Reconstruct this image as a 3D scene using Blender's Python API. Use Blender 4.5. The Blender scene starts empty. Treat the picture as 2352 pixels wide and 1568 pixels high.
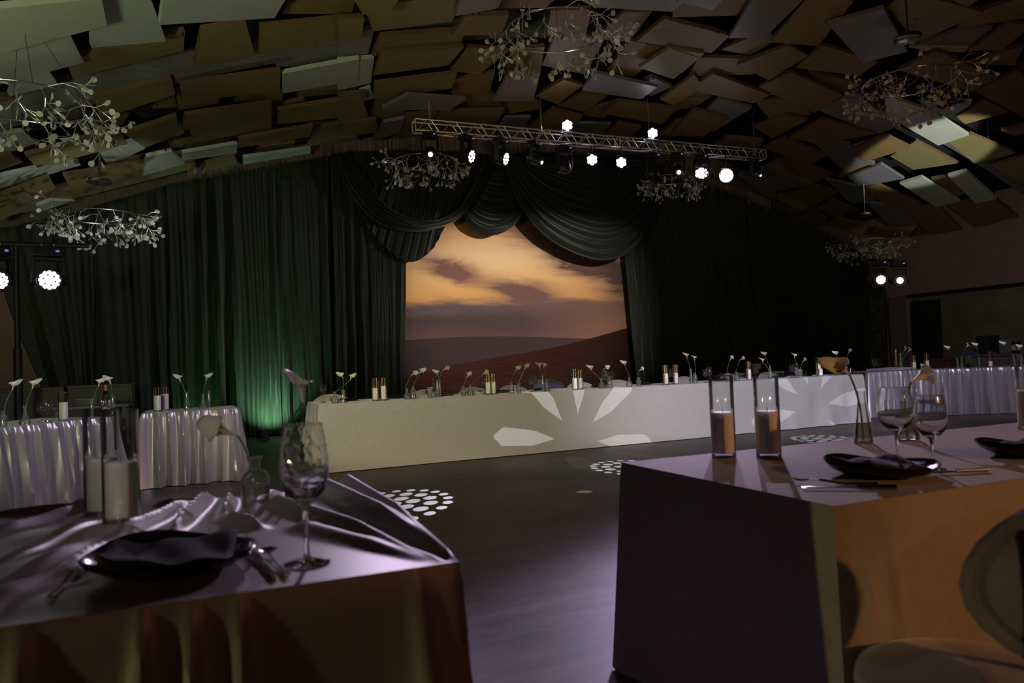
import bpy, math, random
from mathutils import Vector, Matrix, Euler
random.seed(7)
S = bpy.context.scene
COL = S.collection
PI = math.pi
# ---------------------------------------------------------------- camera
CAMH = 1.128; FPX = 1700.0
YAW = math.radians(23.4); PITCH = math.atan(49/1700); ROLL = 0.036
FWD = Vector((math.sin(YAW)*math.cos(PITCH), math.cos(YAW)*math.cos(PITCH), math.sin(PITCH)))
_r = Vector((math.cos(YAW), -math.sin(YAW), 0)); _u = _r.cross(FWD)
RT = _r*math.cos(ROLL) - _u*math.sin(ROLL)
UP = _u*math.cos(ROLL) + _r*math.sin(ROLL)
CP = Vector((0, 0, CAMH))
cam = bpy.data.cameras.new('camera'); co = bpy.data.objects.new('camera', cam); COL.objects.link(co)
m = Matrix((RT, UP, -FWD)).transposed().to_4x4(); m.translation = CP
co.matrix_world = m
cam.sensor_width = 36; cam.lens = FPX/2352*36; cam.clip_start = 0.05; cam.clip_end = 100
cam.dof.use_dof = True; cam.dof.focus_distance = 9.0; cam.dof.aperture_fstop = 3.6
S.camera = co
# ---------------------------------------------------------------- view + world
S.view_settings.view_transform = 'Standard'; S.view_settings.look = 'None'
S.view_settings.gamma = 1; S.view_settings.use_curve_mapping = False
S.view_settings.exposure = 0.0
w = bpy.data.worlds.new('world'); S.world = w; w.use_nodes = True
w.node_tree.nodes['Background'].inputs[0].default_value = (0.55, 0.45, 0.5, 1)
w.node_tree.nodes['Background'].inputs[1].default_value = 0.004

def ray(x, y): return FWD + RT*((x-1176)/FPX) - UP*((y-784)/FPX)
def onz(x, y, z): d = ray(x, y); return CP + d*((z-CAMH)/d.z)
def ony(x, y, Y): d = ray(x, y); return CP + d*(Y/d.y)
def onx(x, y, X): d = ray(x, y); return CP + d*(X/d.x)
def ceil(x): return 5.6-(23-math.sqrt(23**2-(x-7)**2))
def onceil(x, y, off=0):
    d = ray(x, y); Y = .5
    while Y < 22:
        p = CP + d*(Y/d.y)
        if abs(p.x-7) > 21 or p.z > ceil(p.x)+off: return p
        Y += .01
    return p

# ---------------------------------------------------------------- lights
def aim(o, target):
    o.rotation_euler = (Vector(target)-o.location).to_track_quat('-Z', 'Y').to_euler()
def spot(name, loc, target, energy, color, deg, blend=.5, size=.05):
    l = bpy.data.lights.new(name, 'SPOT'); l.energy = energy; l.color = color
    l.spot_size = math.radians(deg); l.spot_blend = blend; l.shadow_soft_size = size
    o = bpy.data.objects.new(name, l); COL.objects.link(o); o.location = loc; aim(o, target); return o
def point(name, loc, energy, color, size=.3):
    l = bpy.data.lights.new(name, 'POINT'); l.energy = energy; l.color = color; l.shadow_soft_size = size
    o = bpy.data.objects.new(name, l); COL.objects.link(o); o.location = loc; return o
LAV = (0.86, 0.69, 1.0); WARM = (1.0, .80, .45); OLIVE = (.85, .9, .45)

class NT:
    def __init__(s, nt): s.nt = nt
    def n(s, t, **k):
        x = s.nt.nodes.new(t)
        for a, b in k.items(): setattr(x, a, b)
        return x
    def put(s, sock, v):
        if isinstance(v, (int, float)): sock.default_value = v
        else: s.nt.links.new(v, sock)
    def m(s, op, a, b=0.0, c=None):
        x = s.n('ShaderNodeMath', operation=op); s.put(x.inputs[0], a); s.put(x.inputs[1], b)
        if c is not None: s.put(x.inputs[2], c)
        return x.outputs[0]
    def noise(s, vec, scale, detail=3, rough=.5, dist=0):
        x = s.n('ShaderNodeTexNoise'); s.nt.links.new(vec, x.inputs['Vector'])
        x.inputs['Scale'].default_value = scale; x.inputs['Detail'].default_value = detail
        x.inputs['Roughness'].default_value = rough; x.inputs['Distortion'].default_value = dist
        return x.outputs[0]
    def mapping(s, vec, scale=(1, 1, 1), loc=(0, 0, 0), rot=(0, 0, 0)):
        x = s.n('ShaderNodeMapping'); s.nt.links.new(vec, x.inputs[0])
        x.inputs['Scale'].default_value = scale; x.inputs['Location'].default_value = loc; x.inputs['Rotation'].default_value = rot
        return x.outputs[0]
    def ramp(s, fac, stops):
        x = s.n('ShaderNodeValToRGB'); s.nt.links.new(fac, x.inputs[0]); e = x.color_ramp.elements
        while len(e) < len(stops): e.new(.5)
        for i, (p, c) in enumerate(stops): e[i].position = p; e[i].color = (*c, 1)
        return x.outputs[0]
    def mix(s, fac, a, b):
        x = s.n('ShaderNodeMix', data_type='RGBA'); s.put(x.inputs[0], fac)
        for k, v in ((6, a), (7, b)):
            if isinstance(v, tuple): x.inputs[k].default_value = (*v, 1)
            else: s.nt.links.new(v, x.inputs[k])
        return x.outputs[2]
    def sep(s, vec):
        x = s.n('ShaderNodeSeparateXYZ'); s.nt.links.new(vec, x.inputs[0]); return x.outputs

def gobo(o, kind, half_deg, lo=0.0, rot=0.0):
    """a patterned disc in the lamp: mask over the direction the light leaves in"""
    l = o.data; l.use_nodes = True; t = NT(l.node_tree)
    em = l.node_tree.nodes['Emission']
    tc = t.n('ShaderNodeTexCoord').outputs['Normal']
    q = t.sep(tc); k = 1/math.tan(math.radians(half_deg))
    z = t.m('ABSOLUTE', q[2])
    u = t.m('MULTIPLY', t.m('DIVIDE', q[0], z), k); v = t.m('MULTIPLY', t.m('DIVIDE', q[1], z), k)
    r = t.m('SQRT', t.m('ADD', t.m('MULTIPLY', u, u), t.m('MULTIPLY', v, v)))
    a = t.m('ADD', t.m('ARCTAN2', v, u), 2*PI+rot)
    def circ(n, R, rx, ry, ph=0):
        st = 2*PI/n
        aa = t.m('SUBTRACT', t.m('MODULO', t.m('ADD', a, ph), st), st/2)
        x = t.m('DIVIDE', t.m('SUBTRACT', t.m('MULTIPLY', r, t.m('COSINE', aa)), R), rx)
        y = t.m('DIVIDE', t.m('MULTIPLY', r, t.m('SINE', aa)), ry)
        d = t.m('ADD', t.m('MULTIPLY', x, x), t.m('MULTIPLY', y, y))
        return t.m('LESS_THAN', d, 1.0)
    if kind == 'strip_mask':   # added mask narrows the beam to a wide low strip, sparing curtains and swags
        s = t.m('SUBTRACT', 1.0, t.m('SMOOTH_MIN', 1.0, t.m('MAXIMUM', t.m('MULTIPLY', t.m('SUBTRACT', t.m('ABSOLUTE', v), lo), 9.0), 0.0), .1)); lo = 0.0
    elif kind == 'dots':
        s = t.m('LESS_THAN', r, .12)
        for n, R, rr, ph in ((6, .30, .12, 0), (12, .60, .115, .2), (20, .88, .085, .1)):
            s = t.m('ADD', s, circ(n, R, rr, rr, ph))
    else:
        st = 2*PI/8; aa = t.m('SUBTRACT', t.m('MODULO', a, st), st/2)
        x = t.m('MULTIPLY', r, t.m('COSINE', aa)); y = t.m('ABSOLUTE', t.m('MULTIPLY', r, t.m('SINE', aa)))
        hw = t.m('MINIMUM', t.m('MINIMUM', t.m('MULTIPLY', t.m('SUBTRACT', x, .27), .30), t.m('MULTIPLY_ADD', x, .05, .05)), t.m('MULTIPLY', t.m('SUBTRACT', 1.0, x), .8))
        s = t.m('LESS_THAN', y, hw)
    s = t.m('MINIMUM', t.m('ADD', s, lo), 1.0)
    t.put(em.inputs['Strength'], s)

TRY = 10.8
_b = ony(1668, 403, TRY)
spot('truss_key_light', (_b.x, _b.y-.15, _b.z), (2.7, 2.1, .7), 4600, LAV, 25, .6, .06)
g = spot('hall_wash_right', (5.0, -3.0, 4.2), (7.6, 8.4, .45), 4400, (.81, .81, 1.0), 36, .9, .1); gobo(g, 'strip_mask', 18, .12)
g = spot('hall_wash_left', (-1.6, -1.5, 3.1), (2.9, 8.3, .45), 1750, (1.0, .93, .68), 34, .9, .1); gobo(g, 'strip_mask', 17, .14)
g = spot('leaf_beam', (4.6, -1.5, 3.2), ony(1325, 1010, 8.3), 2000, (.9, .92, 1.0), 13, .05, .004); gobo(g, 'leaves', 6.5, 0, .5)
g = spot('leaf_beam', (6.0, -1.5, 3.2), ony(1868, 935, 8.4), 1700, (.9, .92, 1.0), 13, .05, .004); gobo(g, 'leaves', 6.5, 0, .2)
g = spot('dot_beam', ony(1093, 385, TRY-.45), onz(905, 1157, 0), 2600, (.85, .9, 1.0), 9, .02, .004); gobo(g, 'dots', 4.5)
g = spot('dot_beam', ony(1169, 385, TRY-.45), onz(1455, 1072, 0), 3200, (.85, .9, 1.0), 9.5, .02, .004); gobo(g, 'dots', 4.7)
g = spot('dot_beam', ony(1608, 440, TRY-.5), onz(1900, 1008, 0), 2600, (.85, .9, 1.0), 10, .02, .004); gobo(g, 'dots', 5)
spot('curtain_uplight', (1.25, 13.2, .12), (1.25, 13.75, .75), 110, (.42, 1.0, .56), 105, .9, .03)
spot('curtain_uplight', (.1, 13.15, .12), (.1, 13.8, .9), 14, (.25, 1.0, .45), 105, .9, .03)
spot('curtain_side_wash', (9.0, 7.0, 3.0), (0.6, 13.7, 2.3), 760, (.95, 1.0, .9), 36, .9, .1)
spot('left_wall_fill', (-3.4, 11.8, 3.2), (-3.2, 14.2, 1.6), 22, (1.0, .78, .5), 100, .9, .1)  # added fill so the brown wall beside the curtain shows
spot('chandelier_glint', (-.3, 9.7, 2.0), (-1.1, 11.3, 3.2), 75, (.95, 1.0, .95), 60, .6, .05)
spot('left_satin_wash', (4.0, 3.0, 4.5), (-.8, 8.0, .3), 700, (.86, .80, 1.0), 30, .9, .1)
spot('left_beam', (3.0, 12.0, 4.6), (-1.15, 2.15, .6), 950, LAV, 25, .6, .05)
spot('right_satin_wash', (9.0, 3.0, 4.6), (12.6, 9.0, .3), 700, (.86, .80, 1.0), 30, .9, .1)
# washes on the ceiling
spot('ceiling_wash_left', (-2.6, 3.0, 1.4), (0.2, 8.5, 4.6), 430, (.86, 1.0, .58), 95, .9, .3)
spot('ceiling_wash_middle', (5.5, 2.0, 1.0), (5.6, 8.5, 5.6), 150, (1.0, .62, .22), 120, .9, .4)
_h = ony(2020, 637, 11.3)
spot('ceiling_beam', (9.5, 3.5, 1.3), onceil(2140, 345), 2600, (.95, 1.0, .92), 15, .3, .05)
# warm and lavender light from the dance-floor side, plus added fills
spot('orange_wash', (4.2, -4.0, 2.6), (2.9, 1.3, .3), 420, (1.0, .46, .15), 34, .6, .08)
g = spot('backdrop_wash', (6.2, 5.5, 3.4), (6.3, 14, 2.1), 2600, (1.0, .90, .84), 44, .8, .1); gobo(g, 'strip_mask', 22, .50)
spot('front_dim_wash', (-3.0, 1.08, .66), (-.1, 1.38, .50), 75, (1.0, .85, .35), 24, .8, .03)
spot('front_red_wash', (1.5, -3.5, 1.8), (.2, 1.4, .3), 26, (1.0, .36, .16), 30, .9, .1)
spot('truss_fill', (3.0, 3.0, 3.4), (6.5, 10.8, 4.7), 45, (.95, .9, 1.0), 40, .9, .1)  # added fill to brighten the truss tubes
spot('floor_back_beam', ony(1606, 440, TRY-.5), (.95, 2.0, 0), 1900, (.70, .60, 1.0), 11, .9, .05)
spot('table_fill', (-1.6, -1.6, 2.1), (.06, 2.25, .95), 90, (1.0, .95, .78), 13, .8, .05)
spot('chair_warm', (-.7, -1.5, 1.7), (1.42, .74, .62), 26, (1.0, .80, .52), 13, .8, .06)
spot('right_wall_fill', (9.5, 6.0, 2.4), (16.1, 10.5, 3.1), 95, (.90, .97, .84), 60, .9, .2)  # added fill to lighten the upper right wall
spot('floor_wash', (3.0, 5.0, 5.0), (1.8, 3.0, 0), 130, (.60, .52, 1.0), 45, .9, .3)
# ---------------------------------------------------------------- materials
def mat(name, color, rough=.6, metal=0, spec=.5, sheen=0, emit=None, estr=0, noise=0, nscale=20, nstretch=(1, 1, 1), bump=0, bscale=60):
    m = bpy.data.materials.new(name); m.use_nodes = True; nt = m.node_tree; b = nt.nodes['Principled BSDF']
    b.inputs['Base Color'].default_value = (*color, 1); b.inputs['Roughness'].default_value = rough
    b.inputs['Metallic'].default_value = metal; b.inputs['Specular IOR Level'].default_value = spec
    b.inputs['Sheen Weight'].default_value = sheen; b.inputs['Sheen Roughness'].default_value = .35
    if emit: b.inputs['Emission Color'].default_value = (*emit, 1); b.inputs['Emission Strength'].default_value = estr
    t = NT(nt)
    if noise or bump:
        tc = t.n('ShaderNodeTexCoord').outputs['Object']
        if noise:
            v = t.noise(t.mapping(tc, nstretch), nscale, 5, .6)
            c0 = tuple(max(0, c*(1-noise)) for c in color); c1 = tuple(min(1, c*(1+noise)) for c in color)
            t.put(b.inputs['Base Color'], t.ramp(v, [(.3, c0), (.7, c1)]))
        if bump:
            v = t.noise(t.mapping(tc, nstretch), bscale, 3, .6)
            bp = t.n('ShaderNodeBump'); bp.inputs['Strength'].default_value = bump; bp.inputs['Distance'].default_value = .01
            t.put(bp.inputs['Height'], v); t.put(b.inputs['Normal'], bp.outputs[0])
    return m
def glassmat(name, tint=(.93, .95, .95), edge=.55, rough=.02, frost=.006):
    m = bpy.data.materials.new(name); m.use_nodes = True; nt = m.node_tree
    nt.nodes.remove(nt.nodes['Principled BSDF']); t = NT(nt)
    lw = t.n('ShaderNodeLayerWeight'); lw.inputs['Blend'].default_value = .28
    tr = t.n('ShaderNodeBsdfTransparent'); 
    t.put(tr.inputs[0], t.mix(lw.outputs['Facing'], tint, tuple(c*edge for c in tint)))
    gl = t.n('ShaderNodeBsdfGlossy'); gl.inputs['Roughness'].default_value = rough; gl.inputs[0].default_value = (1, 1, 1, 1)
    mx = t.n('ShaderNodeMixShader')
    t.put(mx.inputs[0], t.m('MULTIPLY_ADD', lw.outputs['Fresnel'], .9, .07)); t.put(mx.inputs[1], tr.outputs[0]); t.put(mx.inputs[2], gl.outputs[0])
    df = t.n('ShaderNodeBsdfDiffuse'); df.inputs[0].default_value = (.8, .82, .8, 1); m2 = t.n('ShaderNodeMixShader'); m2.inputs[0].default_value = frost
    t.put(m2.inputs[1], mx.outputs[0]); t.put(m2.inputs[2], df.outputs[0])
    out = nt.nodes['Material Output']; t.put(out.inputs[0], m2.outputs[0]); return m
M = dict(
    glass=glassmat('clear_glass', (.985, .99, .99), .84), pglass=glassmat('pressed_glass', (.97, .98, .97), .7, .04, .08), water=glassmat('water', (.85, .88, .88), .8),
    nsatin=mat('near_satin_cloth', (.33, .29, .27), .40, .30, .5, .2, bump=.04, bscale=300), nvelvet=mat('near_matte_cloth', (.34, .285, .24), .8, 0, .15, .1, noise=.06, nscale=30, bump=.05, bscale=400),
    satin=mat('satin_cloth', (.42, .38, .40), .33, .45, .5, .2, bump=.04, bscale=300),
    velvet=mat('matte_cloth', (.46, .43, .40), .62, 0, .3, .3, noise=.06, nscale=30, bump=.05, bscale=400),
    curtain=mat('black_green_velvet', (.020, .024, .017), .75, 0, .25, .45, noise=.15, nscale=8),
    swag=mat('black_green_swag_satin', (.012, .014, .011), .5, 0, .4, .2),
    valance=mat('beige_pleated_lining', (.20, .15, .13), .8, noise=.35, nscale=3),
    panel_wood=mat('ceiling_panel_wood', (.25, .16, .065), .52, 0, .3, noise=.22, nscale=3, nstretch=(1, 6, 1)),  # light is painted into the panel tones; base boards are wood and grey-white
    panel_wood_tinted=mat('ceiling_panel_wood_tinted', (.235, .20, .085), .50, 0, .3, noise=.14, nscale=3, nstretch=(1, 6, 1)),
    panel_grey_tinted=mat('ceiling_panel_grey_tinted', (.46, .50, .45), .42, 0, .5, noise=.06, nscale=6),
    panel_grey=mat('ceiling_panel_grey', (.21, .205, .22), .42, 0, .5, noise=.08, nscale=6),
    panel_lit=mat('ceiling_panel_lit', (.48, .48, .40), .35, 0, .5, noise=.06, nscale=4),
    edge=mat('panel_edge_board', (.16, .09, .05), .7),
    roof=mat('black_roof', (.012, .011, .010), .9),
    beam=mat('dark_timber_beam', (.13, .12, .115), .6, noise=.2, nscale=4, nstretch=(1, 1, 6)),
    wallb=mat('brown_plaster', (.24, .195, .145), .85, noise=.25, nscale=1.6),
    wallu=mat('grey_plaster', (.42, .245, .235), .85, noise=.08, nscale=3),
    wallp=mat('marbled_column_panel', (.12, .09, .07), .6, noise=.8, nscale=9),
    chrome=mat('brushed_steel', (.62, .62, .64), .28, 1, .5), alu=mat('aluminium_tube', (.75, .73, .76), .42, .8),
    black=mat('black_plastic', (.012, .012, .014), .4), blackmetal=mat('black_metal', (.015, .015, .016), .55, .2),
    disc=mat('frosted_acrylic_disc', (.48, .45, .42), .35, 0, .5),
    lens=mat('lit_lens', (1, 1, 1), .4, emit=(1, .97, 1), estr=9), lensb=mat('lit_lens_blue_white', (1, 1, 1), .4, emit=(.92, .90, 1), estr=14),
    lenso=mat('lit_lens_small', (1, 1, 1), .4, emit=(.85, .9, 1), estr=6), lensd=mat('dark_lens', (.03, .03, .035), .1),
    ledb=mat('blue_led_display', (.1, .1, .2), .4, emit=(.25, .3, 1), estr=.5),
    candle=mat('white_wax', (.80, .76, .70), .55, 0, .3), wick=mat('charred_wick', (.05, .04, .03), .9),
    petal=mat('calla_petal', (.78, .72, .60), .45, 0, .3), spadix=mat('calla_spadix', (.75, .55, .12), .6),
    stem=mat('calla_stem', (.08, .20, .05), .5),
    plate=mat('black_glazed_stoneware', (.010, .010, .012), .16, 0, .5), napkin=mat('black_napkin', (.004, .004, .004), .85),
    steel=mat('dark_cutlery_steel', (.35, .34, .34), .2, 1), pinknap=mat('pale_chair_velvet', (.46, .38, .34), .7, sheen=.4),
    chair=mat('taupe_velvet', (.30, .25, .20), .65, sheen=.6, noise=.06, nscale=25), bottle=mat('dark_bottle_glass', (.01, .012, .008), .08),
    label=mat('cream_paper_label', (.55, .52, .48), .7), foil=mat('red_foil', (.4, .12, .05), .4, .3),
    cab=mat('brown_cabinet', (.13, .10, .10), .6), cabe=mat('pale_cabinet_end', (.30, .32, .22), .6), redwood=mat('red_brown_wood', (.16, .055, .03), .5, noise=.3, nscale=3, nstretch=(1, 8, 8)),
    paper=mat('white_paper', (.5, .5, .5), .8), brass=mat('brass', (.6, .42, .2), .3, 1), acrylic=glassmat('acrylic', (.6, .6, .6), .8),
    white=mat('white_print', (.8, .8, .8), .6), darkchair=mat('slate_velvet', (.05, .055, .08), .7, sheen=.4), doorm=mat('dark_door', (.03, .027, .025), .5), red=mat('red_plastic', (.4, .04, .03), .5), blue=mat('blue_plastic', (.05, .08, .35), .5), greyscreen=mat('grey_board', (.22, .24, .26), .5),
)
# wood-look floor: dark stained, faint streaks, scratches
def floor_material():
    m = bpy.data.materials.new('dark_streaked_floor'); m.use_nodes = True; t = NT(m.node_tree); b = m.node_tree.nodes['Principled BSDF']
    tc = t.n('ShaderNodeTexCoord').outputs['Object']
    a = t.noise(t.mapping(tc, (1.2, 9, 1), rot=(0, 0, -.25)), 1.6, 8, .7, .4)
    c = t.noise(t.mapping(tc, (6, 45, 1), rot=(0, 0, -.3)), 2.2, 4, .6)
    d_ = t.noise(t.mapping(tc, (.7, 3.0, 1), rot=(0, 0, .15)), 1.0, 6, .65, .8)
    col = t.ramp(t.m('MULTIPLY_ADD', c, .3, t.m('MULTIPLY_ADD', a, .4, t.m('MULTIPLY', d_, .3))), [(.40, (.022, .016, .012)), (.5, (.068, .051, .041)), (.60, (.135, .108, .090))])
    q = t.sep(tc)
    gx = t.m('LESS_THAN', t.m('ABSOLUTE', t.m('SUBTRACT', t.m('FRACT', t.m('MULTIPLY', q[1], 1/1.2)), .5)), .002)
    col = t.mix(t.m('MULTIPLY', gx, .5), col, (.02, .016, .014))
    t.put(b.inputs['Base Color'], col)
    t.put(b.inputs['Roughness'], t.m('MULTIPLY_ADD', a, .30, .34)); b.inputs['Specular IOR Level'].default_value = .45
    bp = t.n('ShaderNodeBump'); bp.inputs['Strength'].default_value = .12; bp.inputs['Distance'].default_value = .01
    t.put(bp.inputs['Height'], c); t.put(b.inputs['Normal'], bp.outputs[0]); return m
M['floor'] = floor_material()
def solid_glass():
    m = bpy.data.materials.new('solid_glass'); m.use_nodes = True; b = m.node_tree.nodes['Principled BSDF']
    b.inputs['Transmission Weight'].default_value = 1; b.inputs['Roughness'].default_value = .0; b.inputs['IOR'].default_value = 1.48; b.inputs['Base Color'].default_value = (.98, .99, .99, 1); return m
M['sglass'] = solid_glass()
def cut_glass():
    m = solid_glass(); m.name = 'cut_crystal'; t = NT(m.node_tree); b = m.node_tree.nodes['Principled BSDF']
    v = t.n('ShaderNodeTexVoronoi'); v.inputs['Scale'].default_value = 70; t.put(v.inputs['Vector'], t.n('ShaderNodeTexCoord').outputs['Object'])
    bp = t.n('ShaderNodeBump'); bp.inputs['Strength'].default_value = .35; bp.inputs['Distance'].default_value = .003
    t.put(bp.inputs['Height'], v.outputs['Distance']); t.put(b.inputs['Normal'], bp.outputs[0]); return m
M['cglass'] = cut_glass()
def backdrop_material(x0, x1, z1):
    """printed sunset: object coords are metres; u,v normalised"""
    m = bpy.data.materials.new('printed_sunset_fabric'); m.use_nodes = True; t = NT(m.node_tree); b = m.node_tree.nodes['Principled BSDF']
    tc = t.n('ShaderNodeTexCoord').outputs['Object']; q = t.sep(tc)
    u = t.m('DIVIDE', t.m('SUBTRACT', q[0], x0), x1-x0); z = q[2]
    nz = t.noise(t.mapping(tc, (.5, 1, 1.6)), 1.1, 6, .6, .5); n2 = t.noise(t.mapping(tc, (.35, 1, 3.2)), 1.6, 6, .65, 1.0)
    f = t.noise(t.mapping(tc, (.6, 1, 9)), 3.0, 5, .6)
    zz = t.m('ADD', z, t.m('MULTIPLY', t.m('SUBTRACT', nz, .5), .55))
    sky = t.ramp(t.m('DIVIDE', zz, 4.4), [(.0, (.07, .025, .02)), (.36, (.13, .070, .062)), (.45, (.075, .052, .055)), (.525, (.085, .058, .055)), (.555, (.66, .34, .12)), (.64, (.78, .46, .19)), (.74, (.74, .50, .27)), (.88, (.52, .27, .13)), (1, (.34, .16, .09))])
    right = t.m('MULTIPLY', t.m('MAXIMUM', t.m('SUBTRACT', u, .5), 0), 1.1)
    col = t.mix(right, sky, (.34, .17, .09))
    def blob(cx, cz, rx, rz, rot, strength, c):
        nonlocal col
        dx = t.m('ADD', t.m('SUBTRACT', u, cx), t.m('MULTIPLY', t.m('SUBTRACT', n2, .5), .13)); dz = t.m('ADD', t.m('DIVIDE', t.m('SUBTRACT', z, cz), 4.2), t.m('MULTIPLY', t.m('SUBTRACT', nz, .5), .16))
        co_, si = math.cos(rot), math.sin(rot)
        a = t.m('ADD', t.m('MULTIPLY', dx, co_), t.m('MULTIPLY', dz, si)); bb = t.m('SUBTRACT', t.m('MULTIPLY', dz, co_), t.m('MULTIPLY', dx, si))
        a = t.m('DIVIDE', a, rx); bb = t.m('DIVIDE', bb, rz)
        d = t.m('ADD', t.m('MULTIPLY', a, a), t.m('MULTIPLY', bb, bb))
        g_ = t.m('POWER', 2.718, t.m('MULTIPLY', d, -1.0))
        g_ = t.m('MULTIPLY', g_, t.m('MULTIPLY_ADD', n2, 1.6, .0))
        x = t.n('ShaderNodeClamp'); t.put(x.inputs[0], t.m('MULTIPLY', g_, strength)); col = t.mix(x.outputs[0], col, c)
    blob(.88, 3.12, .50, .085, -.50, 2.0, (.085, .05, .042))
    blob(.62, 3.75, .30, .05, -.5, .8, (.22, .11, .07))
    blob(.22, 3.02, .13, .045, -.30, 1.5, (.20, .10, .08))
    blob(.52, 2.55, .17, .05, -.26, 2.0, (.17, .09, .075))
    blob(.95, 2.22, .25, .05, .1, .8, (.15, .08, .07))
    blob(.1, 2.28, .5, .03, 0, .6, (.16, .12, .13))
    # far hills
    h1 = t.m('MULTIPLY_ADD', t.m('SINE', t.m('MULTIPLY', u, 5.0)), .05, 1.62)
    h1 = t.m('ADD', h1, t.m('MULTIPLY', f, .03))
    dark = t.mix(f, (.032, .024, .030), (.06, .038, .040))
    col = t.mix(t.m('MULTIPLY', t.m('LESS_THAN', z, h1), .9), col, dark)
    h2 = t.m('ADD', t.m('MULTIPLY', t.m('SUBTRACT', u, .25), .85), t.m('MULTIPLY_ADD', t.m('SINE', t.m('MULTIPLY', u, 7)), .04, 1.12))
    h2 = t.m('MINIMUM', h2, t.m('MULTIPLY_ADD', u, .25, 1.62))
    redd = t.ramp(t.m('ADD', t.m('MULTIPLY', f, .7), t.m('MULTIPLY', z, .16)), [(.3, (.015, .006, .004)), (.55, (.060, .021, .013)), (.8, (.045, .018, .013))])
    redd = t.mix(t.m('MULTIPLY', u, .75), redd, (.014, .006, .0045))
    col = t.mix(t.m('LESS_THAN', z, h2), col, redd)
    t.put(b.inputs['Base Color'], col); b.inputs['Roughness'].default_value = .9; b.inputs['Specular IOR Level'].default_value = .1
    return m

# ---------------------------------------------------------------- builders
class MB:
    def __init__(s): s.v = []; s.f = []; s.mi = []
    def add(s, vs, fs, k=0):
        o = len(s.v); s.v += [tuple(p) for p in vs]; s.f += [tuple(i+o for i in f) for f in fs]; s.mi += [k]*len(fs); return s
    def box(s, c, d, rot=None, k=0, taper=1.0):
        vs = []
        for z in (-1, 1):
            tt = 1 if z < 0 else taper
            for x, y in ((-1, -1), (1, -1), (1, 1), (-1, 1)):
                p = Vector((x*d[0]/2*tt, y*d[1]/2*tt, z*d[2]/2))
                if rot is not None: p = rot @ p
                vs.append(p+Vector(c))
        return s.add(vs, [(3, 2, 1, 0), (4, 5, 6, 7), (0, 1, 5, 4), (1, 2, 6, 5), (2, 3, 7, 6), (3, 0, 4, 7)], k)
    def tube(s, pts, r, n=8, k=0, cap=True):
        pts = [Vector(p) for p in pts]; rr = r if isinstance(r, (list, tuple)) else [r]*len(pts)
        vs = []; prev = None
        for i, p in enumerate(pts):
            d = (pts[min(i+1, len(pts)-1)]-pts[max(i-1, 0)]).normalized()
            if prev is None:
                a = Vector((0, 0, 1)) if abs(d.z) < .9 else Vector((1, 0, 0)); x = d.cross(a).normalized()
            else:
                x = (prev-d*prev.dot(d)).normalized()
            prev = x; y = d.cross(x)
            for j in range(n):
                t = 2*PI*j/n; vs.append(p+(x*math.cos(t)+y*math.sin(t))*rr[i])
        fs = []
        for i in range(len(pts)-1):
            for j in range(n):
                a = i*n+j; b = i*n+(j+1) % n; fs.append((a, b, b+n, a+n))
        if cap: fs.append(tuple(range(n-1, -1, -1))); fs.append(tuple((len(pts)-1)*n+j for j in range(n)))
        return s.add(vs, fs, k)
    def lathe(s, prof, n=24, o=(0, 0, 0), rot=None, k=0):
        vs = []; fs = []
        for r, z in prof:
            for j in range(n):
                t = 2*PI*j/n; p = Vector((r*math.cos(t), r*math.sin(t), z))
                if rot is not None: p = rot @ p
                vs.append(p+Vector(o))
        for i in range(len(prof)-1):
            for j in range(n):
                a = i*n+j; b = i*n+(j+1) % n; fs.append((a, b, b+n, a+n))
        if prof[0][0] > 0: fs.append(tuple(range(n-1, -1, -1)))
        if prof[-1][0] > 0 and prof[-1][0] < prof[max(0, len(prof)-2)][0]*1.0001: fs.append(tuple((len(prof)-1)*n+j for j in range(n)))
        return s.add(vs, fs, k)
    def openlathe(s, prof, n=24, o=(0, 0, 0), rot=None, k=0):
        vs = []; fs = []
        for r, z in prof:
            for j in range(n):
                t = 2*PI*j/n; p = Vector((r*math.cos(t), r*math.sin(t), z))
                if rot is not None: p = rot @ p
                vs.append(p+Vector(o))
        for i in range(len(prof)-1):
            for j in range(n):
                a = i*n+j; b = i*n+(j+1) % n; fs.append((a, b, b+n, a+n))
        return s.add(vs, fs, k)
    def build(s, name, mats, parent=None, smooth=True, bevel=0, loc=None):
        me = bpy.data.meshes.new(name); me.from_pydata(s.v, [], s.f)
        if not isinstance(mats, (list, tuple)): mats = [mats]
        for x in mats: me.materials.append(x)
        if len(mats) > 1:
            for p, k in zip(me.polygons, s.mi): p.material_index = k
        if smooth:
            for p in me.polygons: p.use_smooth = True
            me.set_sharp_from_angle(angle=math.radians(42))
        me.update()
        o = bpy.data.objects.new(name, me); COL.objects.link(o)
        if parent: o.parent = parent
        if loc: o.location = loc
        if bevel:
            b = o.modifiers.new('bevel', 'BEVEL'); b.width = bevel; b.segments = 2; b.limit_method = 'ANGLE'
        return o
def tag(o, label, cat, group=None, kind=None):
    o['label'] = label; o['category'] = cat
    if group: o['group'] = group
    if kind: o['kind'] = kind
    return o
def struct(o): o['kind'] = 'structure'; return o
def thing(name, label, cat, loc=(0, 0, 0), rz=0, group=None):
    o = bpy.data.objects.new(name, None); COL.objects.link(o); o.empty_display_size = .05
    o.location = loc; o.rotation_euler = (0, 0, rz); return tag(o, label, cat, group)
def copy_tree(o, parent=None):
    c = o.copy(); COL.objects.link(c)
    if parent: c.parent = parent
    for ch in list(o.children): copy_tree(ch, c)
    return c
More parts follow.
